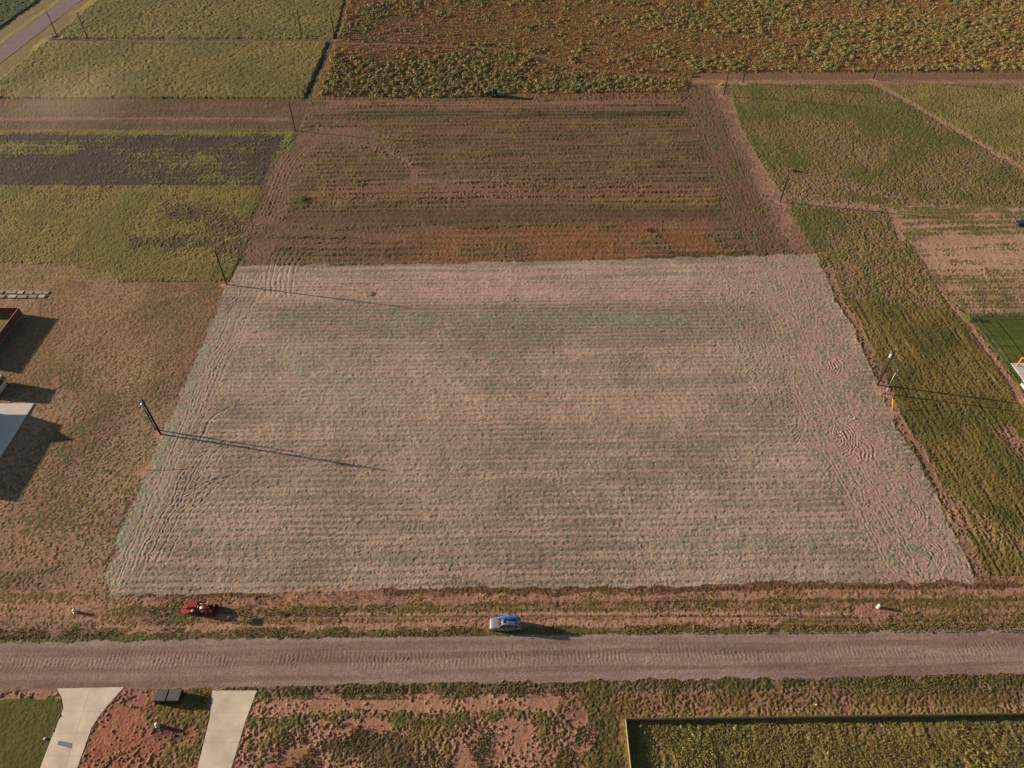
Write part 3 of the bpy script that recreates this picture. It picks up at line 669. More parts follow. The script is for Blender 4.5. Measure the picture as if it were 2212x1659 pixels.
# ------------------------------------------------------------ utility poles
def pole(base, label, h=10.0, kind='line', group='wooden utility poles', r=.21):
    x, y = G(*base)
    t = empty('utility_pole', (x, y, 0), label=label, cat='utility pole', group=group)
    MB().tube((0, 0, -.4), (0, 0, h), r, r * .68, 12).build('pole_shaft', wood_d, t)
    ins = MB(); ins.lathe([(.03, h), (.09, h + .05), (.05, h + .12), (.09, h + .18), (.03, h + .26)], n=10).build('insulator', porc, t)
    if kind in ('line', 'transformer'):
        b = MB(); b.box((-.2, 0, h - .9), (.3, .08, .08)); b.build('bracket', steel, t)
        MB().lathe([(.03, 0), (.08, .04), (.05, .1), (.08, .16), (.03, .2)], (-.36, 0, h - .98), n=8).build('insulator', porc, t)
    if kind == 'corner':
        b = MB(); b.box((0, 0, h - .6), (1.5, .1, .12)); b.build('crossarm', wood_d, t)
        for sx in (-.65, .65): MB().lathe([(.03, 0), (.09, .05), (.05, .12), (.09, .18), (.03, .25)], (sx, 0, h - .54), n=8).build('insulator', porc, t)
    if kind == 'transformer':
        sx = -.42 if base[0] > 1000 else -.40
        tr = MB(); tr.lathe([(.20, 0), (.27, .04), (.27, .78), (.22, .86), (.08, .9)], (sx, -.05, h - 2.0), n=18); o = tr.build('transformer', white if base[0] > 1000 else steel, t)
        MB().lathe([(.05, 0), (.07, .06), (.04, .14), (.06, .2)], (sx, -.05, h - 1.12), n=8).build('bushing', porc, o)
        c = MB(); c.box((-.62, .1, h - .55), (.12, .12, .5)); c.box((-.3, .1, h - .6), (.6, .05, .05)); c.build('fuse_cutout', porc, t)
    return t
pole((347, 938), 'tall dark pole with grey transformer beside the pale lot, nearest pole at left', kind='transformer')
pole((490, 615), 'bare wooden pole at the top left corner of the pale lot')
pole((638, 283), 'wooden pole at the corner where the dark field meets the brown strip')
pole((125, 82), 'wooden pole nearest the asphalt road, white box at its foot')
pole((189, 83), 'second wooden pole from the asphalt road on the field path', kind='corner')
pole((652, 78), 'thin wooden pole in the far green field, left of two close together')
pole((723, 82), 'thin wooden pole in the far green field beside the dark field edge')
pole((1563, 208), 'wooden corner pole with crossarm beside the yellow guy guards', kind='corner')
pole((1604, 179), 'wooden pole on the dirt strip just below the weed field, right of the corner pole', kind='corner')
pole((1886, 172), 'wooden pole where the diagonal dirt track meets the weed field')
pole((1685, 437), 'wooden pole on the bare strip right of the mown field')
pole((1895, 832), 'wooden pole with white transformer at the right edge of the pale lot', kind='transformer')
def svc(base, label, h=6.8):
    t = pole(base, label, h, 'service', 'wooden utility poles', .12)
    MB().tube((-.14, -.12, 0), (-.14, -.12, h - .3), .035, n=8).build('conduit', steel, t)
    MB().box((-.02, -.2, 1.5), (.24, .14, .8)).build('meter_box', white, t)
svc((1911, 851), 'short wooden service pole with white meter box beside the transformer pole')
svc((336, 928), 'short wooden service pole standing just behind the tall transformer pole at left')
def catenary(a, b, r, name, label):
    a = Vector(a); b = Vector(b); pts = []
    for i in range(17):
        s = i / 16; p = a.lerp(b, s); p.z -= 4 * s * (1 - s) * (a - b).length * .012; pts.append(p)
    tag(MB().path(pts, r, 5).build(name, wire_m), label, 'wire', 'overhead wires on the right')
def top(p, z, dx=0): x, y = G(*p); return (x + dx, y, z)
catenary(top((1895, 832), 10.25), top((1685, 437), 10.25), .013, 'overhead_wire', 'upper wire from the white transformer pole to the next pole')
catenary(top((1895, 832), 9.15, -.36), top((1685, 437), 9.15, -.36), .013, 'overhead_wire', 'lower wire from the white transformer pole to the next pole')
catenary(top((1685, 437), 10.25), top((1563, 208), 10.2), .013, 'overhead_wire', 'upper wire running on to the corner pole')
catenary(top((1685, 437), 9.15, -.36), top((1563, 208), 9.6, -.6), .013, 'overhead_wire', 'lower wire running on to the corner pole')
catenary(top((1895, 832), 7.9), top((1911, 851), 6.9), .02, 'overhead_wire', 'short wire between transformer pole and service pole')
def guy(pole_b, anchor, m, label, h=9.0):
    a = Vector(top(pole_b, h)); b = Vector((*G(*anchor), 0)); d = (a - b).normalized()
    t = empty('guy_wire', b, label=label, cat='guy wire', group='guy wires with coloured guards')
    MB().tube((0, 0, 0), a - b, .015, n=5).build('cable', wire_m, t)
    MB().tube(d * .1, d * 2.5, .06, n=8).build('guard', m, t)
guy((1895, 832), (1928, 888), yellow, 'guy wire with yellow guard below the white transformer pole')
guy((347, 938), (312, 1016), orange_p, 'guy wire with orange guard at the left edge of the pale lot')
guy((1563, 208), (1551, 187), yellow, 'guy wire with yellow guard, nearer of two behind the corner pole')
guy((1604, 179), (1554, 184), yellow, 'guy wire with yellow guard leaning towards the pole on the dirt strip')
guy((189, 83), (145, 83), yellow, 'guy wire with yellow guard on the field path near the asphalt road')
t = empty('utility_box', G(114, 84), label='small white utility box at the foot of the pole by the asphalt road', cat='utility box')
MB().box((0, 0, .5), (.7, .6, 1.0)).build('cabinet', white, t, bevel=.04); MB().box((0, 0, 1.04), (.8, .7, .08)).build('lid', steel, t)
t = empty('marker_post', G(117, 82), label='short dark post beside the white utility box by the asphalt road', cat='post')
MB().tube((0, 0, -.2), (0, 0, 2.0), .09, .08).build('shaft', wood_d, t); MB().lathe([(.1, 2.0), (.1, 2.08), (.02, 2.12)], n=8).build('cap', steel, t)

# ------------------------------------------------------------ meter pedestals
def pedestal(p, label, h=.8, r=.26):
    x, y = G(*p)
    t = empty('utility_pedestal', (x, y, 0), label=label, cat='utility pedestal', group='white round utility pedestals')
    MB().lathe([(r, -.1), (r, h * .62), (r * 1.0, h * .64)], n=20).build('housing', white, t)
    MB().lathe([(r * 1.08, h * .62), (r * 1.08, h * .72), (r * .95, h * .88), (r * .55, h * .98), (.02, h)], n=20).build('dome', white, t)
    MB().lathe([(r * 1.35, -.05), (r * 1.3, .08)], n=20).build('collar', steel, t)
pedestal((163, 1322), 'white pedestal on the dry verge at the far left, left of the red tractor')
pedestal((341, 1568), 'white pedestal on the grass between the two driveways')
pedestal((1897, 1312), 'white pedestal beside a small red dirt heap, right side of the verge')

# ------------------------------------------------------------ cars
def wheel(parent, x, y, r, wd, rim=steel, n=20, name='wheel'):
    s = 1 if y > 0 else -1
    o = empty(name, (x, y, r)); o.parent = parent
    MB().lathe([(r * .62, -wd / 2), (r * .93, -wd / 2), (r, -wd * .32), (r, wd * .32), (r * .93, wd / 2), (r * .62, wd / 2)], axis='Y', n=n).build('tyre', rubber, o)
    m = MB(); m.lathe([(r * .66, -wd * .47), (r * .66, wd * .47)], axis='Y', n=n)
    for i in range(5):
        a = 2 * math.pi * i / 5
        m.box((math.cos(a) * r * .33, s * wd * .5, math.sin(a) * r * .33), (r * .5, .04, .07), ry=-a)
    m.lathe([(r * .16, -wd * .56), (r * .16, wd * .56)], axis='Y', n=10)
    m.build('rim', rim, o)
    return o
def bodysec(x, w_, z0, zb, cr=.03):
    half = [(w_ * .86, z0), (w_ * .98, z0 + .12), (w_, z0 + .3), (w_ * .995, zb - .22), (w_ * .96, zb - .06), (w_ * .82, zb), (w_ * .4, zb + cr)]
    return [(x, -a, b) for a, b in half] + [(x, a, b) for a, b in reversed(half)]
def car(loc, rz, label, paint, L=4.8, W=1.88, H=1.78, belt=1.08, hood=1.05, ws=-1.15, rf=-.45, rr=2.05, rb=2.32, trim=None, wr=.38, name='parked_car', cat='car'):
    t = empty(name, (*loc, 0), rz, label=label, cat=cat)
    w_ = W / 2; f = -L / 2; e = L / 2
    st = [(f, w_ * .72, .42, hood - .35), (f + .06, w_ * .88, .34, hood - .18), (f + .25, w_ * .96, .3, hood - .06), (f + .7, w_ * .99, .28, hood), (ws, w_, .28, hood + .05), (ws + .5, w_, .28, belt + .02), (rr - .3, w_, .28, belt + .02), (e - .25, w_ * .98, .3, belt), (e - .05, w_ * .92, .36, belt - .1), (e, w_ * .84, .44, belt - .3)]
    MB().loft([bodysec(*q) for q in st]).build('body', paint, t)
    wi = w_ * .93; wt = w_ * .74; zt = H - .07
    bot = [(ws, -wi * .9), (ws + .55, -wi), (rr - .2, -wi), (rb, -wi * .86), (rb, wi * .86), (rr - .2, wi), (ws + .55, wi), (ws, wi * .9)]
    tp = [(rf - .05, -wt * .9), (rf + .35, -wt), (rr - .35, -wt), (rr, -wt * .9), (rr, wt * .9), (rr - .35, wt), (rf + .35, wt), (rf - .05, wt * .9)]
    MB().loft([[(a, b, belt - .05) for a, b in bot], [(a, b, zt) for a, b in tp]], False).build('windows', glass, t)
    MB().loft([[(a, b * 1.03, zt - .03) for a, b in tp], [(a, b * 1.0, zt + .03) for a, b in tp], [(a * .96 + .04, b * .85, H) for a, b in tp]], True).build('roof', paint, t)
    for s in (-1, 1):
        m = MB()
        for pn, x0, x1, d in [('front', ws + .1, rf, .07), ('', ws + 1.35, ws + 1.30, .06), ('', rr - .62, rr - .75, .07), ('', rb - .1, rr - .06, .16)]:
            m = MB()
            y0 = s * wi * (.93 if x0 in (ws + .1, rb - .1) else 1.01); y1 = s * wt * (.97 if x0 in (ws + .1, rb - .1) else 1.02)
            q0 = [(x0 - d, y0, belt - .05), (x0 + d, y0, belt - .05), (x0 + d, y0 - s * .05, belt - .05), (x0 - d, y0 - s * .05, belt - .05)]
            q1 = [(x1 - d, y1, zt), (x1 + d, y1, zt), (x1 + d, y1 - s * .05, zt), (x1 - d, y1 - s * .05, zt)]
            m.hexa(q0 + q1); m.build('pillar', paint, t)
        MB().box((f + .13, s * w_ * .62, hood - .2), (.16, .34, .16)).build('headlight', lamp_m, t, bevel=.02)
        MB().box((e - .07, s * w_ * .8, belt - .1), (.12, .2, .34)).build('taillight', red_l, t, bevel=.02)
        MB().box((ws + .5, s * (w_ + .12), belt + .06), (.14, .2, .15)).build('side_mirror', paint, t, bevel=.03)
        MB().box((0, s * (w_ + .005), .45), (L * .55, .03, .14)).build('sill_trim', trim or paint, t)
    MB().box((f - .02, 0, .46), (.16, W * .86, .26)).build('front_bumper', trim or paint, t, bevel=.05)
    MB().box((e + .02, 0, .5), (.16, W * .88, .26)).build('rear_bumper', trim or paint, t, bevel=.05)
    MB().box((f + .01, 0, .72), (.06, W * .42, .18)).build('grille', grey_m, t)
    for x in (f + .92, e - .95):
        for s in (-1, 1): wheel(t, x, s * (w_ - .11), wr, .24)
    return t
gx, gy = G(1091, 1365)
suv = car((gx, gy + .97), 0, 'silver estate car with a blue kayak on its roof, parked beside the gravel road', silver, H=1.82, trim=beige)
for s in (-1, 1):
    m = MB(); m.path([(-.1, s * .6, 1.8), (0, s * .6, 1.9), (1.75, s * .6, 1.9), (1.85, s * .6, 1.8)], .025)
    m.build('roof_rail', grey_m, suv)
for x in (.2, 1.4): MB().box((x, 0, 1.93), (.06, 1.3, .035)).build('crossbar', grey_m, suv)
MB().box((.0, -.12, 1.822), (.42, .6, .02)).build('sunroof', glass, suv)
MB().box((1.12, -.22, 1.86), (1.05, .62, .03)).build('roof_panel', blue_d, suv, label='dull blue panel on the rear roof')
k = empty('kayak', (gx - .28 + .75, gy + .97 + .34, 1.98), label='bright blue kayak tied on the roof of the silver car', cat='kayak')
def ksec(x, w_, h0, h1): return [(x, -w_, (h0 + h1) / 2), (x, -w_ * .6, h0), (x, w_ * .6, h0), (x, w_, (h0 + h1) / 2), (x, w_ * .6, h1), (x, -w_ * .6, h1)]
MB().loft([ksec(-1.62, .03, .16, .22), ksec(-1.3, .14, .06, .26), ksec(-.7, .27, 0, .3), ksec(0, .3, 0, .3), ksec(.7, .29, 0, .3), ksec(1.25, .24, .02, .28), ksec(1.5, .18, .05, .26)]).build('hull', kay, k)
for x in (-.35, .75): MB().box((x, 0, .305), (.05, .56, .02)).build('strap', black_pl, k)
MB().box((.2, 0, .3), (.6, .34, .03)).build('cockpit_cover', blue_d, k)
# dark car entering at the right edge
cx_, cy_ = G(2196, 490)
car((cx_ + 2.35, cy_ + .95), 0, 'dark saloon car cut by the right edge, on sandy ground', dark_car, H=1.44, belt=.92, hood=.86, ws=-1.1, rf=-.3, rr=1.15, rb=1.85, wr=.33)
# boxy van at the left edge
v = car((-105.75 - .98, 103.4), R(90), 'beige boxy van cut by the left edge, behind the shaded slab', van_m, L=4.7, W=1.96, H=2.5, belt=1.45, hood=1.25, ws=-1.95, rf=-1.55, rr=2.1, rb=2.28, wr=.38, name='parked_van', cat='van')

# ------------------------------------------------------------ red compact tractor with loader and mower
rx, ry = G(424, 1328)
t = empty('red_tractor', (rx, ry + .75, 0), R(-3), label='red compact tractor with canopy, front loader and mower deck, on the verge', cat='tractor')
for s in (-1, 1):
    wheel(t, 0, s * .68, .62, .36, orange_m, 24, 'rear_wheel'); wheel(t, 1.95, s * .6, .38, .24, orange_m, 20, 'front_wheel')
    m = MB()
    for i in range(7):
        a0, a1 = R(20 + i * 20), R(40 + i * 20)
        m.hexa([(math.cos(a) * r_, s * .68 - .22, .62 + math.sin(a) * r_) for a, r_ in ((a0, .67), (a0, .71), (a1, .71), (a1, .67))] + [(math.cos(a) * r_, s * .68 + .22, .62 + math.sin(a) * r_) for a, r_ in ((a0, .67), (a0, .71), (a1, .71), (a1, .67))])
    m.build('fender', red_m, t)
    MB().tube((.2, s * .45, .9), (.28, s * .5, 2.22), .035).build('canopy_post', red_m, t)
    MB().tube((-.35, s * .45, .9), (-.45, s * .5, 2.2), .035).build('canopy_post', red_m, t)
    m = MB(); m.hexa([(.5, s * .52 - .05, .55), (.7, s * .52 - .05, .55), (.7, s * .52 + .05, .55), (.5, s * .52 + .05, .55), (.5, s * .52 - .05, 1.25), (.65, s * .52 - .05, 1.25), (.65, s * .52 + .05, 1.25), (.5, s * .52 + .05, 1.25)])
    m.path([(.58, s * .52, 1.2), (1.6, s * .52, 1.15), (2.3, s * .55, .78), (2.75, s * .62, .32)], .07, 8)
    m.build('loader_arm', red_m, t)
    MB().tube((.62, s * .52, .7), (1.9, s * .52, .9), .04).build('hydraulic_ram', steel, t)
MB().loft([[(x, -w_, z0), (x, w_, z0), (x, w_ * .92, z1 - .06), (x, w_ * .6, z1), (x, -w_ * .6, z1), (x, -w_ * .92, z1 - .06)] for x, w_, z0, z1 in ((.72, .3, .62, 1.22), (1.4, .3, .62, 1.18), (2.1, .28, .62, 1.06), (2.2, .24, .66, .98))]).build('hood', orange_m, t)
MB().box((.2, 0, .62), (1.6, .46, .4)).build('chassis', grey_m, t); MB().box((1.95, 0, .4), (.16, 1.1, .14)).build('front_axle', grey_m, t)
MB().box((2.23, 0, .82), (.05, .4, .34)).build('grille', black_pl, t)
MB().box((-.12, 0, .98), (.5, .5, .1)).build('seat', black_pl, t, bevel=.03); MB().box((-.38, 0, 1.2), (.12, .5, .4)).build('seat_back', black_pl, t, bevel=.03)
m = MB()
for i in range(16):
    a, b = 2 * math.pi * i / 16, 2 * math.pi * (i + 1) / 16
    m.tube((.46 + .09 * math.cos(a), .2 * math.sin(a), 1.36 + .14 * math.cos(a)), (.46 + .09 * math.cos(b), .2 * math.sin(b), 1.36 + .14 * math.cos(b)), .02, n=5)
m.tube((.46, 0, 1.36), (.68, 0, 1.2), .025); m.build('steering_wheel', steel, t)
m = MB(); m.hexa([(-.78, -.66, 2.22), (.72, -.66, 2.22), (.72, .66, 2.22), (-.78, .66, 2.22), (-.72, -.6, 2.31), (.66, -.6, 2.31), (.66, .6, 2.31), (-.72, .6, 2.31)]); m.build('canopy', red_d, t, bevel=.02)
m = MB()
m.hexa([(2.7, -.86, .08), (3.25, -.86, .08), (3.25, .86, .08), (2.7, .86, .08), (2.66, -.86, .14), (3.22, -.86, .14), (3.22, .86, .14), (2.66, .86, .14)])
m.hexa([(2.62, -.86, .1), (2.7, -.86, .1), (2.7, .86, .1), (2.62, .86, .1), (2.74, -.86, .72), (2.82, -.86, .72), (2.82, .86, .72), (2.74, .86, .72)])
for s in (-1, 1): m.hexa([(2.66, s * .86 - .02, .1), (3.22, s * .86 - .02, .1), (3.22, s * .86 + .02, .1), (2.66, s * .86 + .02, .1), (2.76, s * .86 - .02, .72), (2.9, s * .86 - .02, .7), (2.9, s * .86 + .02, .7), (2.76, s * .86 + .02, .72)])
m.build('bucket', red_m, t)
md = MB().prism([(-.95, -.75), (-.95, .75), (-1.5, .82), (-2.3, .5), (-2.55, 0), (-2.3, -.6), (-1.6, -.85)], .3, .52).build('mower_deck', orange_m, t, bevel=.04)
m = MB(); m.path([(-.6, -.35, .6), (-1.2, -.3, .62), (-1.6, 0, .95), (-1.2, .3, .62), (-.6, .35, .6)], .04); m.path([(-.5, 0, 1.0), (-1.55, 0, .95), (-2.4, 0, .55)], .035); m.build('hitch_frame', red_m, t)
MB().box((-1.6, 0, .64), (.4, .34, .24)).build('gearbox', grey_m, t, bevel=.03)
m = MB(); m.tube((-2.4, .12, .5), (-3.0, .12, .32), .05); m.lathe([(.06, -.06), (.2, -.05), (.2, .05), (.06, .06)], (-3.05, .12, .2), 'Y', 14); m.build('tail_wheel', rubber, t)

# ------------------------------------------------------------ green tractor with rotary cutter
tx, ty = G(1069, 211)
t = empty('green_tractor', (tx, ty + 1.0, .05), R(180), label='green farm tractor with yellow wheels mowing the edge of the weed field', cat='tractor')
for s in (-1, 1):
    wheel(t, 0, s * .85, .9, .5, rimy, 26, 'rear_wheel'); wheel(t, 2.95, s * .8, .62, .4, rimy, 22, 'front_wheel')
    m = MB()
    for i in range(7):
        a0, a1 = R(15 + i * 20), R(35 + i * 20)
        m.hexa([(math.cos(a) * r_, s * .85 - .27, .9 + math.sin(a) * r_) for a, r_ in ((a0, .96), (a0, 1.01), (a1, 1.01), (a1, .96))] + [(math.cos(a) * r_, s * .85 + .27, .9 + math.sin(a) * r_) for a, r_ in ((a0, .96), (a0, 1.01), (a1, 1.01), (a1, .96))])
    m.build('fender', grey_m, t)
MB().loft([[(x, -w_, z0), (x, w_, z0), (x, w_ * .95, z1 - .1), (x, w_ * .6, z1), (x, -w_ * .6, z1), (x, -w_ * .95, z1 - .1)] for x, w_, z0, z1 in ((.9, .45, .95, 2.0), (2.2, .45, .95, 1.92), (3.3, .42, .95, 1.75), (3.55, .36, 1.0, 1.55))]).build('hood', green_m, t)
MB().box((1.4, 0, .8), (3.6, .6, .5)).build('chassis', green_m, t)
MB().box((3.85, 0, .95), (.45, .9, .6)).build('front_weights', grey_m, t, bevel=.03)
MB().hexa([(-.6, -.68, 1.25), (.95, -.62, 1.25), (.95, .62, 1.25), (-.6, .68, 1.25), (-.65, -.7, 2.72), (.7, -.66, 2.72), (.7, .66, 2.72), (-.65, .7, 2.72)]).build('cab_glass', glass, t)
MB().box((0.02, 0, 2.81), (1.6, 1.55, .2)).build('cab_roof', green_m, t, bevel=.06)
for s in (-1, 1):
    m = MB()
    for x0, x1 in ((.97, .72), (.1, .05), (-.62, -.67)): m.tube((x0, s * .67, 1.2), (x1, s * .7, 2.75), .05)
    m.build('cab_frame', green_m, t)
MB().tube((1.5, .32, 1.9), (1.5, .32, 2.9), .06).build('exhaust', grey_m, t)
MB().box((-2.3, 0, .55), (1.9, 2.2, .16)).build('cutter_deck', grey_m, t, bevel=.03)
m = MB(); m.path([(-.7, -.4, .9), (-1.5, -.3, 1.25), (-2.3, 0, .7)], .05); m.path([(-.7, .4, .9), (-1.5, .3, 1.25), (-2.3, 0, .7)], .05); m.path([(-1.4, -1.05, .6), (-1.4, -1.05, 1.1), (-3.2, -1.05, 1.1), (-3.2, -1.05, .6)], .04); m.path([(-1.4, 1.05, .6), (-1.4, 1.05, 1.1), (-3.2, 1.05, 1.1), (-3.2, 1.05, .6)], .04); m.build('cutter_frame', steel, t)
MB().box((-2.2, -1.1, .35), (1.3, .05, .2)).build('skid', steel, t); wheel(t, -3.4, -.5, .3, .18, steel, 14, 'tail_wheel')

# ------------------------------------------------------------ black slatted crates
slat_m = mat('grey_slats', (112, 108, 112), .6, var=.15)
def crate(p0, label):
    x, y = G(*p0)
    t = empty('slatted_crate', (x, y, 0), R(-1), label=label, cat='crate', group='black slatted crates by the road')
    m = MB()
    for sx in (-.78, 0, .78): m.box((sx, 0, .07), (.12, 1.5, .14))
    m.build('skids', black_pl, t)
    m = MB()
    for i in range(5): m.box((0, 0, .2 + i * .17), (1.72, 1.42, .12))
    m.build('stack_body', black_pl, t)
    m = MB()
    for i in range(9): m.box((-.78 + i * .195, 0, 1.04), (.085, 1.56, .12))
    m.build('slats', slat_m, t)
    for s in (-1, 1): MB().box((0, s * .79, .5), (1.76, .05, .9)).build('end_panel', black_pl, t)
crate((352, 1508), 'black slatted crate nearer the left driveway')
crate((381, 1508), 'black slatted crate nearer the right driveway, casting the long shadow')

# ------------------------------------------------------------ flat pieces and litter
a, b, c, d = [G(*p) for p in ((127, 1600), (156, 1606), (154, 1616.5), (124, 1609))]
o = MB().prism([d, c, b, a], .074, .088).build('flat_patch', mark_m); tag(o, 'small flat slate blue patch on the left driveway', 'mat')  # thin four-sided sheet in slate blue, just above the driveway surface
def litter(p, label, s=.35, m_=white, rz=.4, z=.08, grp='scattered litter'):
    mb = MB(); x, y = G(*p); n = 6
    vs = []; 
    for i in range(n):
        a = 2 * math.pi * i / n; r_ = s * (.6 + .5 * random.random()); vs.append((math.cos(a) * r_, math.sin(a) * r_ * .6))
    mb.v = [(px, py, .02 + .1 * random.random()) for px, py in vs] + [(0, 0, .16)] + [(px * .9, py * .9, 0) for px, py in vs]
    mb.f = [(i, (i + 1) % n, n) for i in range(n)] + [(n + 1 + i, n + 1 + (i + 1) % n, (i + 1) % n, i) for i in range(n)]; mb.sm = [False] * len(mb.f)
    o = mb.build('litter', m_, None, (x, y, z)); o.rotation_euler[2] = rz
    tag(o, label, 'litter', grp)
litter((98, 1596), 'pale blue scrap on the mown lawn left of the left driveway', .35)
litter((493, 1334), 'crumpled white scrap in the shadow of the red tractor', .4)
litter((1622, 632), 'white scrap near the top right of the pale lot', .5)
litter((50, 159), 'white scrap in the green field beside the asphalt road', 1.0)
litter((1763, 1523), 'pale yellow scrap on the grass above the paddock fence', .3, yellow)
litter((764, 396), 'small white scrap on the left of the mown field', .35)
litter((1845, 905), 'white scrap among the curved wheel marks, right side of the pale lot', .35)
litter((1835, 1136), 'tiny white scrap in the lower right part of the pale lot', .25)

# ------------------------------------------------------------ pallets, left edge
def pallet(u, v, w_, d_, label, solid=False, rz=0.0, z=.08):
    x, y = G(u, v)
    t = empty('wooden_pallet', (x, y, z), rz, label=label, cat='pallet', group='grey pallets laid in two rows')
    m = MB()
    for s in (-1, 0, 1): m.box((0, s * (d_ / 2 - .06), .05), (w_, .1, .1))
    m.build('bearers', grey_wood, t)
    m = MB(); n = 4 if solid else 7
    for i in range(n):
        bw = w_ / n * (.97 if solid else .58)
        m.box((-w_ / 2 + (i + .5) * w_ / n, 0, .12), (bw, d_, .03))
    m.build('deck_boards', grey_wood, t)
pr = [(-6, 632, 3.0, 0), (25, 632, 2.4, 0), (45, 632.5, 1.4, 1), (64, 633, 1.9, 0), (84, 632.5, 1.8, 0), (100, 633, 1.4, 0)]
names = ['cut by the left edge, back row', 'second in the back row, open slats', 'close boarded, third in the back row', 'open slats, fourth in the back row', 'open slats, fifth in the back row', 'close to the open dirt, right end of the back row']
for (u, v_, w_, s_), nm in zip(pr, names): pallet(u, v_, w_, 1.15, 'grey pallet ' + nm, bool(s_), R(random.uniform(-3, 3)))
pr = [(-4, 641, 3.2, 0), (27, 641, 1.9, 1), (49, 641.5, 2.2, 0), (72, 641, 1.9, 0), (91, 641, 1.5, 1)]
names = ['cut by the left edge, front row', 'close boarded, second in the front row', 'open slats, third in the front row', 'open slats, fourth in the front row', 'pale and close boarded, right end of the front row']
for (u, v_, w_, s_), nm in zip(pr, names): pallet(u, v_, w_, 1.15, 'grey pallet ' + nm, bool(s_), R(random.uniform(-4, 4)))

# ------------------------------------------------------------ fences
def board_fence(pts, h, label, m_board, m_cap, post=2.4, grass=None):
    t = empty('wooden_fence', (*pts[0], 0), label=label, cat='fence')
    o0 = Vector((*pts[0], 0)); k_ = 0
    for a, b in zip(pts, pts[1:]):
        A = Vector((*a, 0)) - o0; B = Vector((*b, 0)) - o0; d = B - A; L = d.length; d.normalize(); nn = Vector((-d.y, d.x, 0)); rz = math.atan2(d.y, d.x)
        m = MB(); n_ = int(L / .15)
        for i in range(n_):
            p = A + d * ((i + .5) * L / n_) + nn * (.006 if i % 2 else 0); m.box((p.x, p.y, h / 2 - .03), (L / n_ * .985, .025, h - .04 - .03 * random.random()), rz)
        m.build('board_panel', m_board, t)
        p = (A + B) / 2; MB().box((p.x, p.y, h), (L + .05, .10, .05), rz).build('cap_rail', m_cap, t)
        MB().box((p.x, p.y, .06), (L, .09, .12), rz).build('base_board', m_cap, t)
        for i in range(int(L / post) + 1):
            p = A + d * min(i * post, L) - nn * .07; MB().box((p.x, p.y, h / 2), (.1, .1, h), rz).build('post', m_board, t)
fc = G(49.6, 679); f2 = G(0, 748); dd = Vector(f2) - Vector(fc)
fs = (fc[0] + dd.x * 2.1, fc[1] + dd.y * 2.1)
board_fence([(fc[0] - 26, fc[1]), fc, (fc[0] + .1, fc[1] - 18.0)], 2.05, 'tall brown board fence round a lawn, cut by the left edge', cedar, cedar_cap)
# low pale fence round the paddock
PH = .85
p0 = G(1350.5, 1557); pr_ = G(2240, 1544.8); pl_ = G(1363, 1675)
board_fence([pl_, p0, pr_], PH, 'low pale fence with a brown top rail round the rough paddock', tan_wood, brown_rail, post=2.4)
# yard fence: black posts and rails
def rail_fence(pts, label, h=1.2):
    o0 = Vector((*pts[0], 0)); t = empty('rail_fence', (*pts[0], 0), label=label, cat='fence')
    for a, b in zip(pts, pts[1:]):
        A = Vector((*a, 0)) - o0; B = Vector((*b, 0)) - o0; L = (B - A).length; n_ = max(1, round(L / 3))
        for z, r_ in ((h, .035), (h * .66, .012), (h * .33, .012), (.12, .012)): MB().tube(A + Vector((0, 0, z)), B + Vector((0, 0, z)), r_, n=6).build('rail', grey_m, t)
        for i in range(n_ + 1):
            p = A.lerp(B, i / n_); MB().tube((p.x, p.y, -.2), (p.x, p.y, h + .05), .045, n=8).build('post', grey_m, t)
yc = G(2097, 684)
rail_fence([G(2202, 829), yc, (yc[0] + 30, yc[1])], 'dark metal rail fence round the green lawn at right')
t = empty('leaning_post', yc, label='taller dark post at the far corner of the lawn fence', cat='post')
MB().tube((0, 0, -.2), (.1, .0, 2.0), .06, .05).build('shaft', wood_d, t); MB().lathe([(.06, 0), (.07, .04), (.02, .08)], (.1, 0, 2.0), n=8).build('cap', grey_m, t)

# ------------------------------------------------------------ houses (mostly beyond the frame; their shadows fall in it)
wall_m = mat('pale_brick', (190, 176, 158), .85, var=.12, scale=4, bump=.2)
roof_m = mat('shingles', (92, 84, 80), .9, var=.2, scale=6, bump=.3)
def house_left():
    t = empty('house', (-112.3, 88, 0), label='pale brick house with gabled roof beyond the left edge', cat='house')
    m = MB(); m.box((0, .8, 1.2), (8.0, 17.6, 2.4)); m.box((3.3, 6.3, 1.2), (1.4, 6.9, 2.4)); m.build('wall', wall_m, t)
    e = 2.45; r_ = 5.1; y0, y1 = -8.2, 10.3; th_ = .12
    r = MB()
    r.add([(-4.4, y0, e), (0, y0, r_), (4.4, y0, e), (-4.4, y1, e), (0, y1, r_), (4.4, y1, e)], [(0, 2, 1), (3, 4, 5), (0, 1, 4, 3), (1, 2, 5, 4), (0, 3, 5, 2)])
    r.add([(0, 2.0, e), (0, 6.3, r_), (0, 10.6, e), (4.15, 2.0, e), (4.15, 6.3, r_ - .01), (4.15, 10.6, e)], [(0, 2, 1), (3, 4, 5), (0, 1, 4, 3), (1, 2, 5, 4), (0, 3, 5, 2)])
    r.build('roof', roof_m, t)
    MB().box((4.03, 6.3, 1.1), (.08, 4.6, 2.2)).build('garage_door', white, t)
    MB().box((4.03, -2.5, 1.4), (.08, 1.6, 1.2)).build('window', glass, t)
house_left()
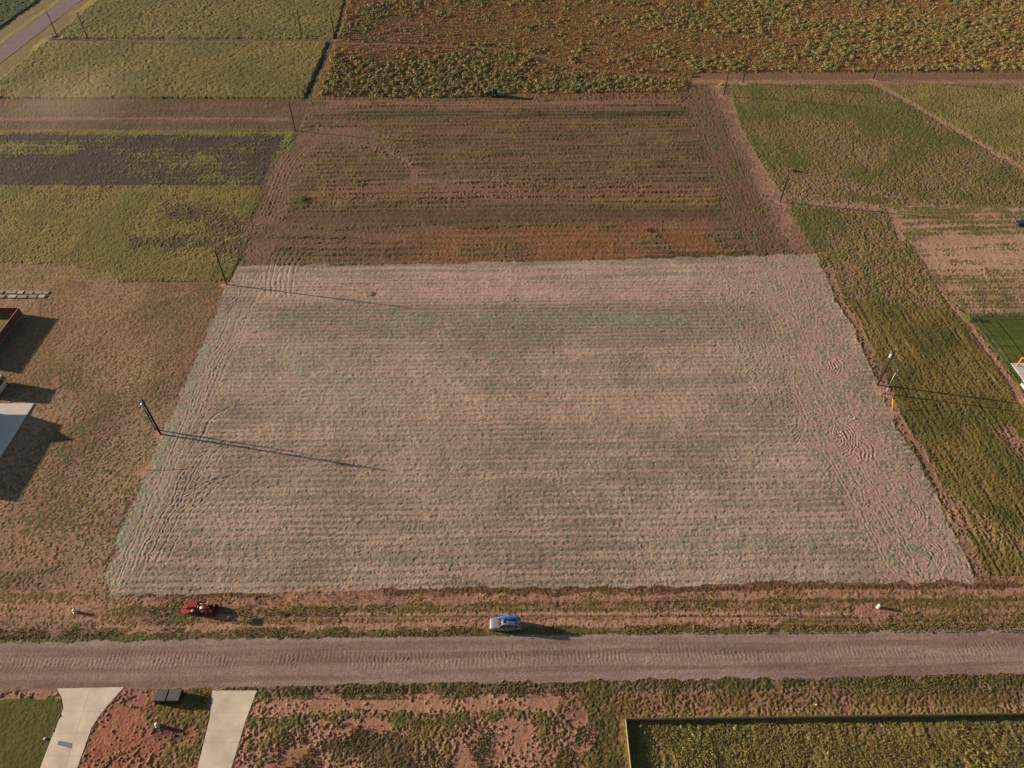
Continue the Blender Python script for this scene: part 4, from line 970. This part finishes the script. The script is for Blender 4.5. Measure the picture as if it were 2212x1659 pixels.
# right: patio post, steps, house corner
px_, py_ = G(2196, 791)
t = empty('house', (px_ + 4.0, py_ - 3.5, 0), label='pale house with a covered patio on an orange post, cut by the right edge', cat='house')
MB().box((-4.0, 3.5, 1.35), (.2, .2, 2.5)).build('patio_post', mat('orange_stain', (214, 106, 36), .6, var=.12), t)
MB().box((-3.0 + .9, 3.3, 2.68), (3.9, .24, .2)).build('patio_beam', bpy.data.materials['orange_stain'], t)
cxr, cyr = G(2203, 831)
MB().box((cxr + 1.6 - (px_ + 4.0), cyr - 1.0 - (py_ - 3.5), .28), (3.0, 2.0, .5)).build('step', conc2, t)
hx, hy = G(2214, 868)
MB().box((hx + 6 - (px_ + 4.0), hy - 3.2 - (py_ - 3.5), 1.4), (12, 7.4, 2.8)).build('wall', wall_m, t)
MB().box((hx + 6.2 - (px_ + 4.0), hy - 3.2 - (py_ - 3.5), 2.9), (11.8, 7.0, .25), top=.96).build('roof', roof_m, t)
# dry weed clump piles in the fields
def clump(p, name, label, r_=.8, c1=(150, 120, 70), h_=.7):
    x, y = G(*p); n_ = 26
    cx = x + rng.normal(0, r_ * .5, n_); cy = y + rng.normal(0, r_ * .4, n_)
    o = leafy(name, cx, cy, np.full(n_, r_ * .4), np.full(n_, h_), 20, np.full(n_, .09), np.tile(C3(*c1), (n_, 1)), label, 'plant')
    del o['kind']; return o
clump((801, 635), 'straw_heap', 'heap of dry straw in the upper left part of the pale lot', 1.2, (184, 164, 130), .22)
clump((1397, 497), 'dirt_clod', 'low brown heap on the orange strip of the mown field', 1.2, (130, 84, 52), .5)
clump((650, 434), 'weed_clump', 'green weed clump left standing in the mown field', 2.0, (92, 94, 44), .7)
clump((1715, 370), 'weed_clump', 'small dark weed clump beside the bare strip', .6, (80, 78, 40), .6)
clump((2093, 690), 'leafy_bush', 'green bush at the far corner of the lawn', 1.2, (92, 108, 44), 1.2)
clump((428, 1510), 'weed_clump', 'grassy clump at the road end of the right driveway', 1.2, (100, 100, 44), .35)

# ------------------------------------------------------------ dust hanging over the tilled strip
vm_ = bpy.data.materials.new('dust'); vm_.use_nodes = True; n = vm_.node_tree; n.nodes.clear()
out_ = n.nodes.new('ShaderNodeOutputMaterial'); pv = n.nodes.new('ShaderNodeVolumePrincipled')
pv.inputs['Color'].default_value = (.85, .72, .6, 1); pv.inputs['Anisotropy'].default_value = .2
tc = n.nodes.new('ShaderNodeTexCoord'); ln = n.nodes.new('ShaderNodeVectorMath'); ln.operation = 'LENGTH'
n.links.new(tc.outputs['Object'], ln.inputs[0])
mr = n.nodes.new('ShaderNodeMapRange'); mr.interpolation_type = 'SMOOTHSTEP'; mr.inputs[1].default_value = .15; mr.inputs[2].default_value = 1.0; mr.inputs[3].default_value = 1; mr.inputs[4].default_value = 0
n.links.new(ln.outputs['Value'], mr.inputs[0])
nz = n.nodes.new('ShaderNodeTexNoise'); nz.inputs['Scale'].default_value = 1.6; n.links.new(tc.outputs['Object'], nz.inputs['Vector'])
mu = n.nodes.new('ShaderNodeMath'); mu.operation = 'MULTIPLY'; n.links.new(mr.outputs[0], mu.inputs[0]); n.links.new(nz.outputs[0], mu.inputs[1])
m2 = n.nodes.new('ShaderNodeMath'); m2.operation = 'MULTIPLY'; m2.inputs[1].default_value = .011; n.links.new(mu.outputs[0], m2.inputs[0])
n.links.new(m2.outputs[0], pv.inputs['Density']); n.links.new(pv.outputs[0], out_.inputs['Volume'])
dx_, dy_ = G(160, 240)
d_ = MB().lathe([(.02, -1), (.5, -.87), (.87, -.5), (1, 0), (.87, .5), (.5, .87), (.02, 1)], n=20).build('dust_cloud', vm_, None, (dx_, dy_, 4.3))
d_.scale = (30, 34, 4.2)
tag(d_, 'faint pale dust drifting over the brown tilled strip', 'dust', kind='stuff')
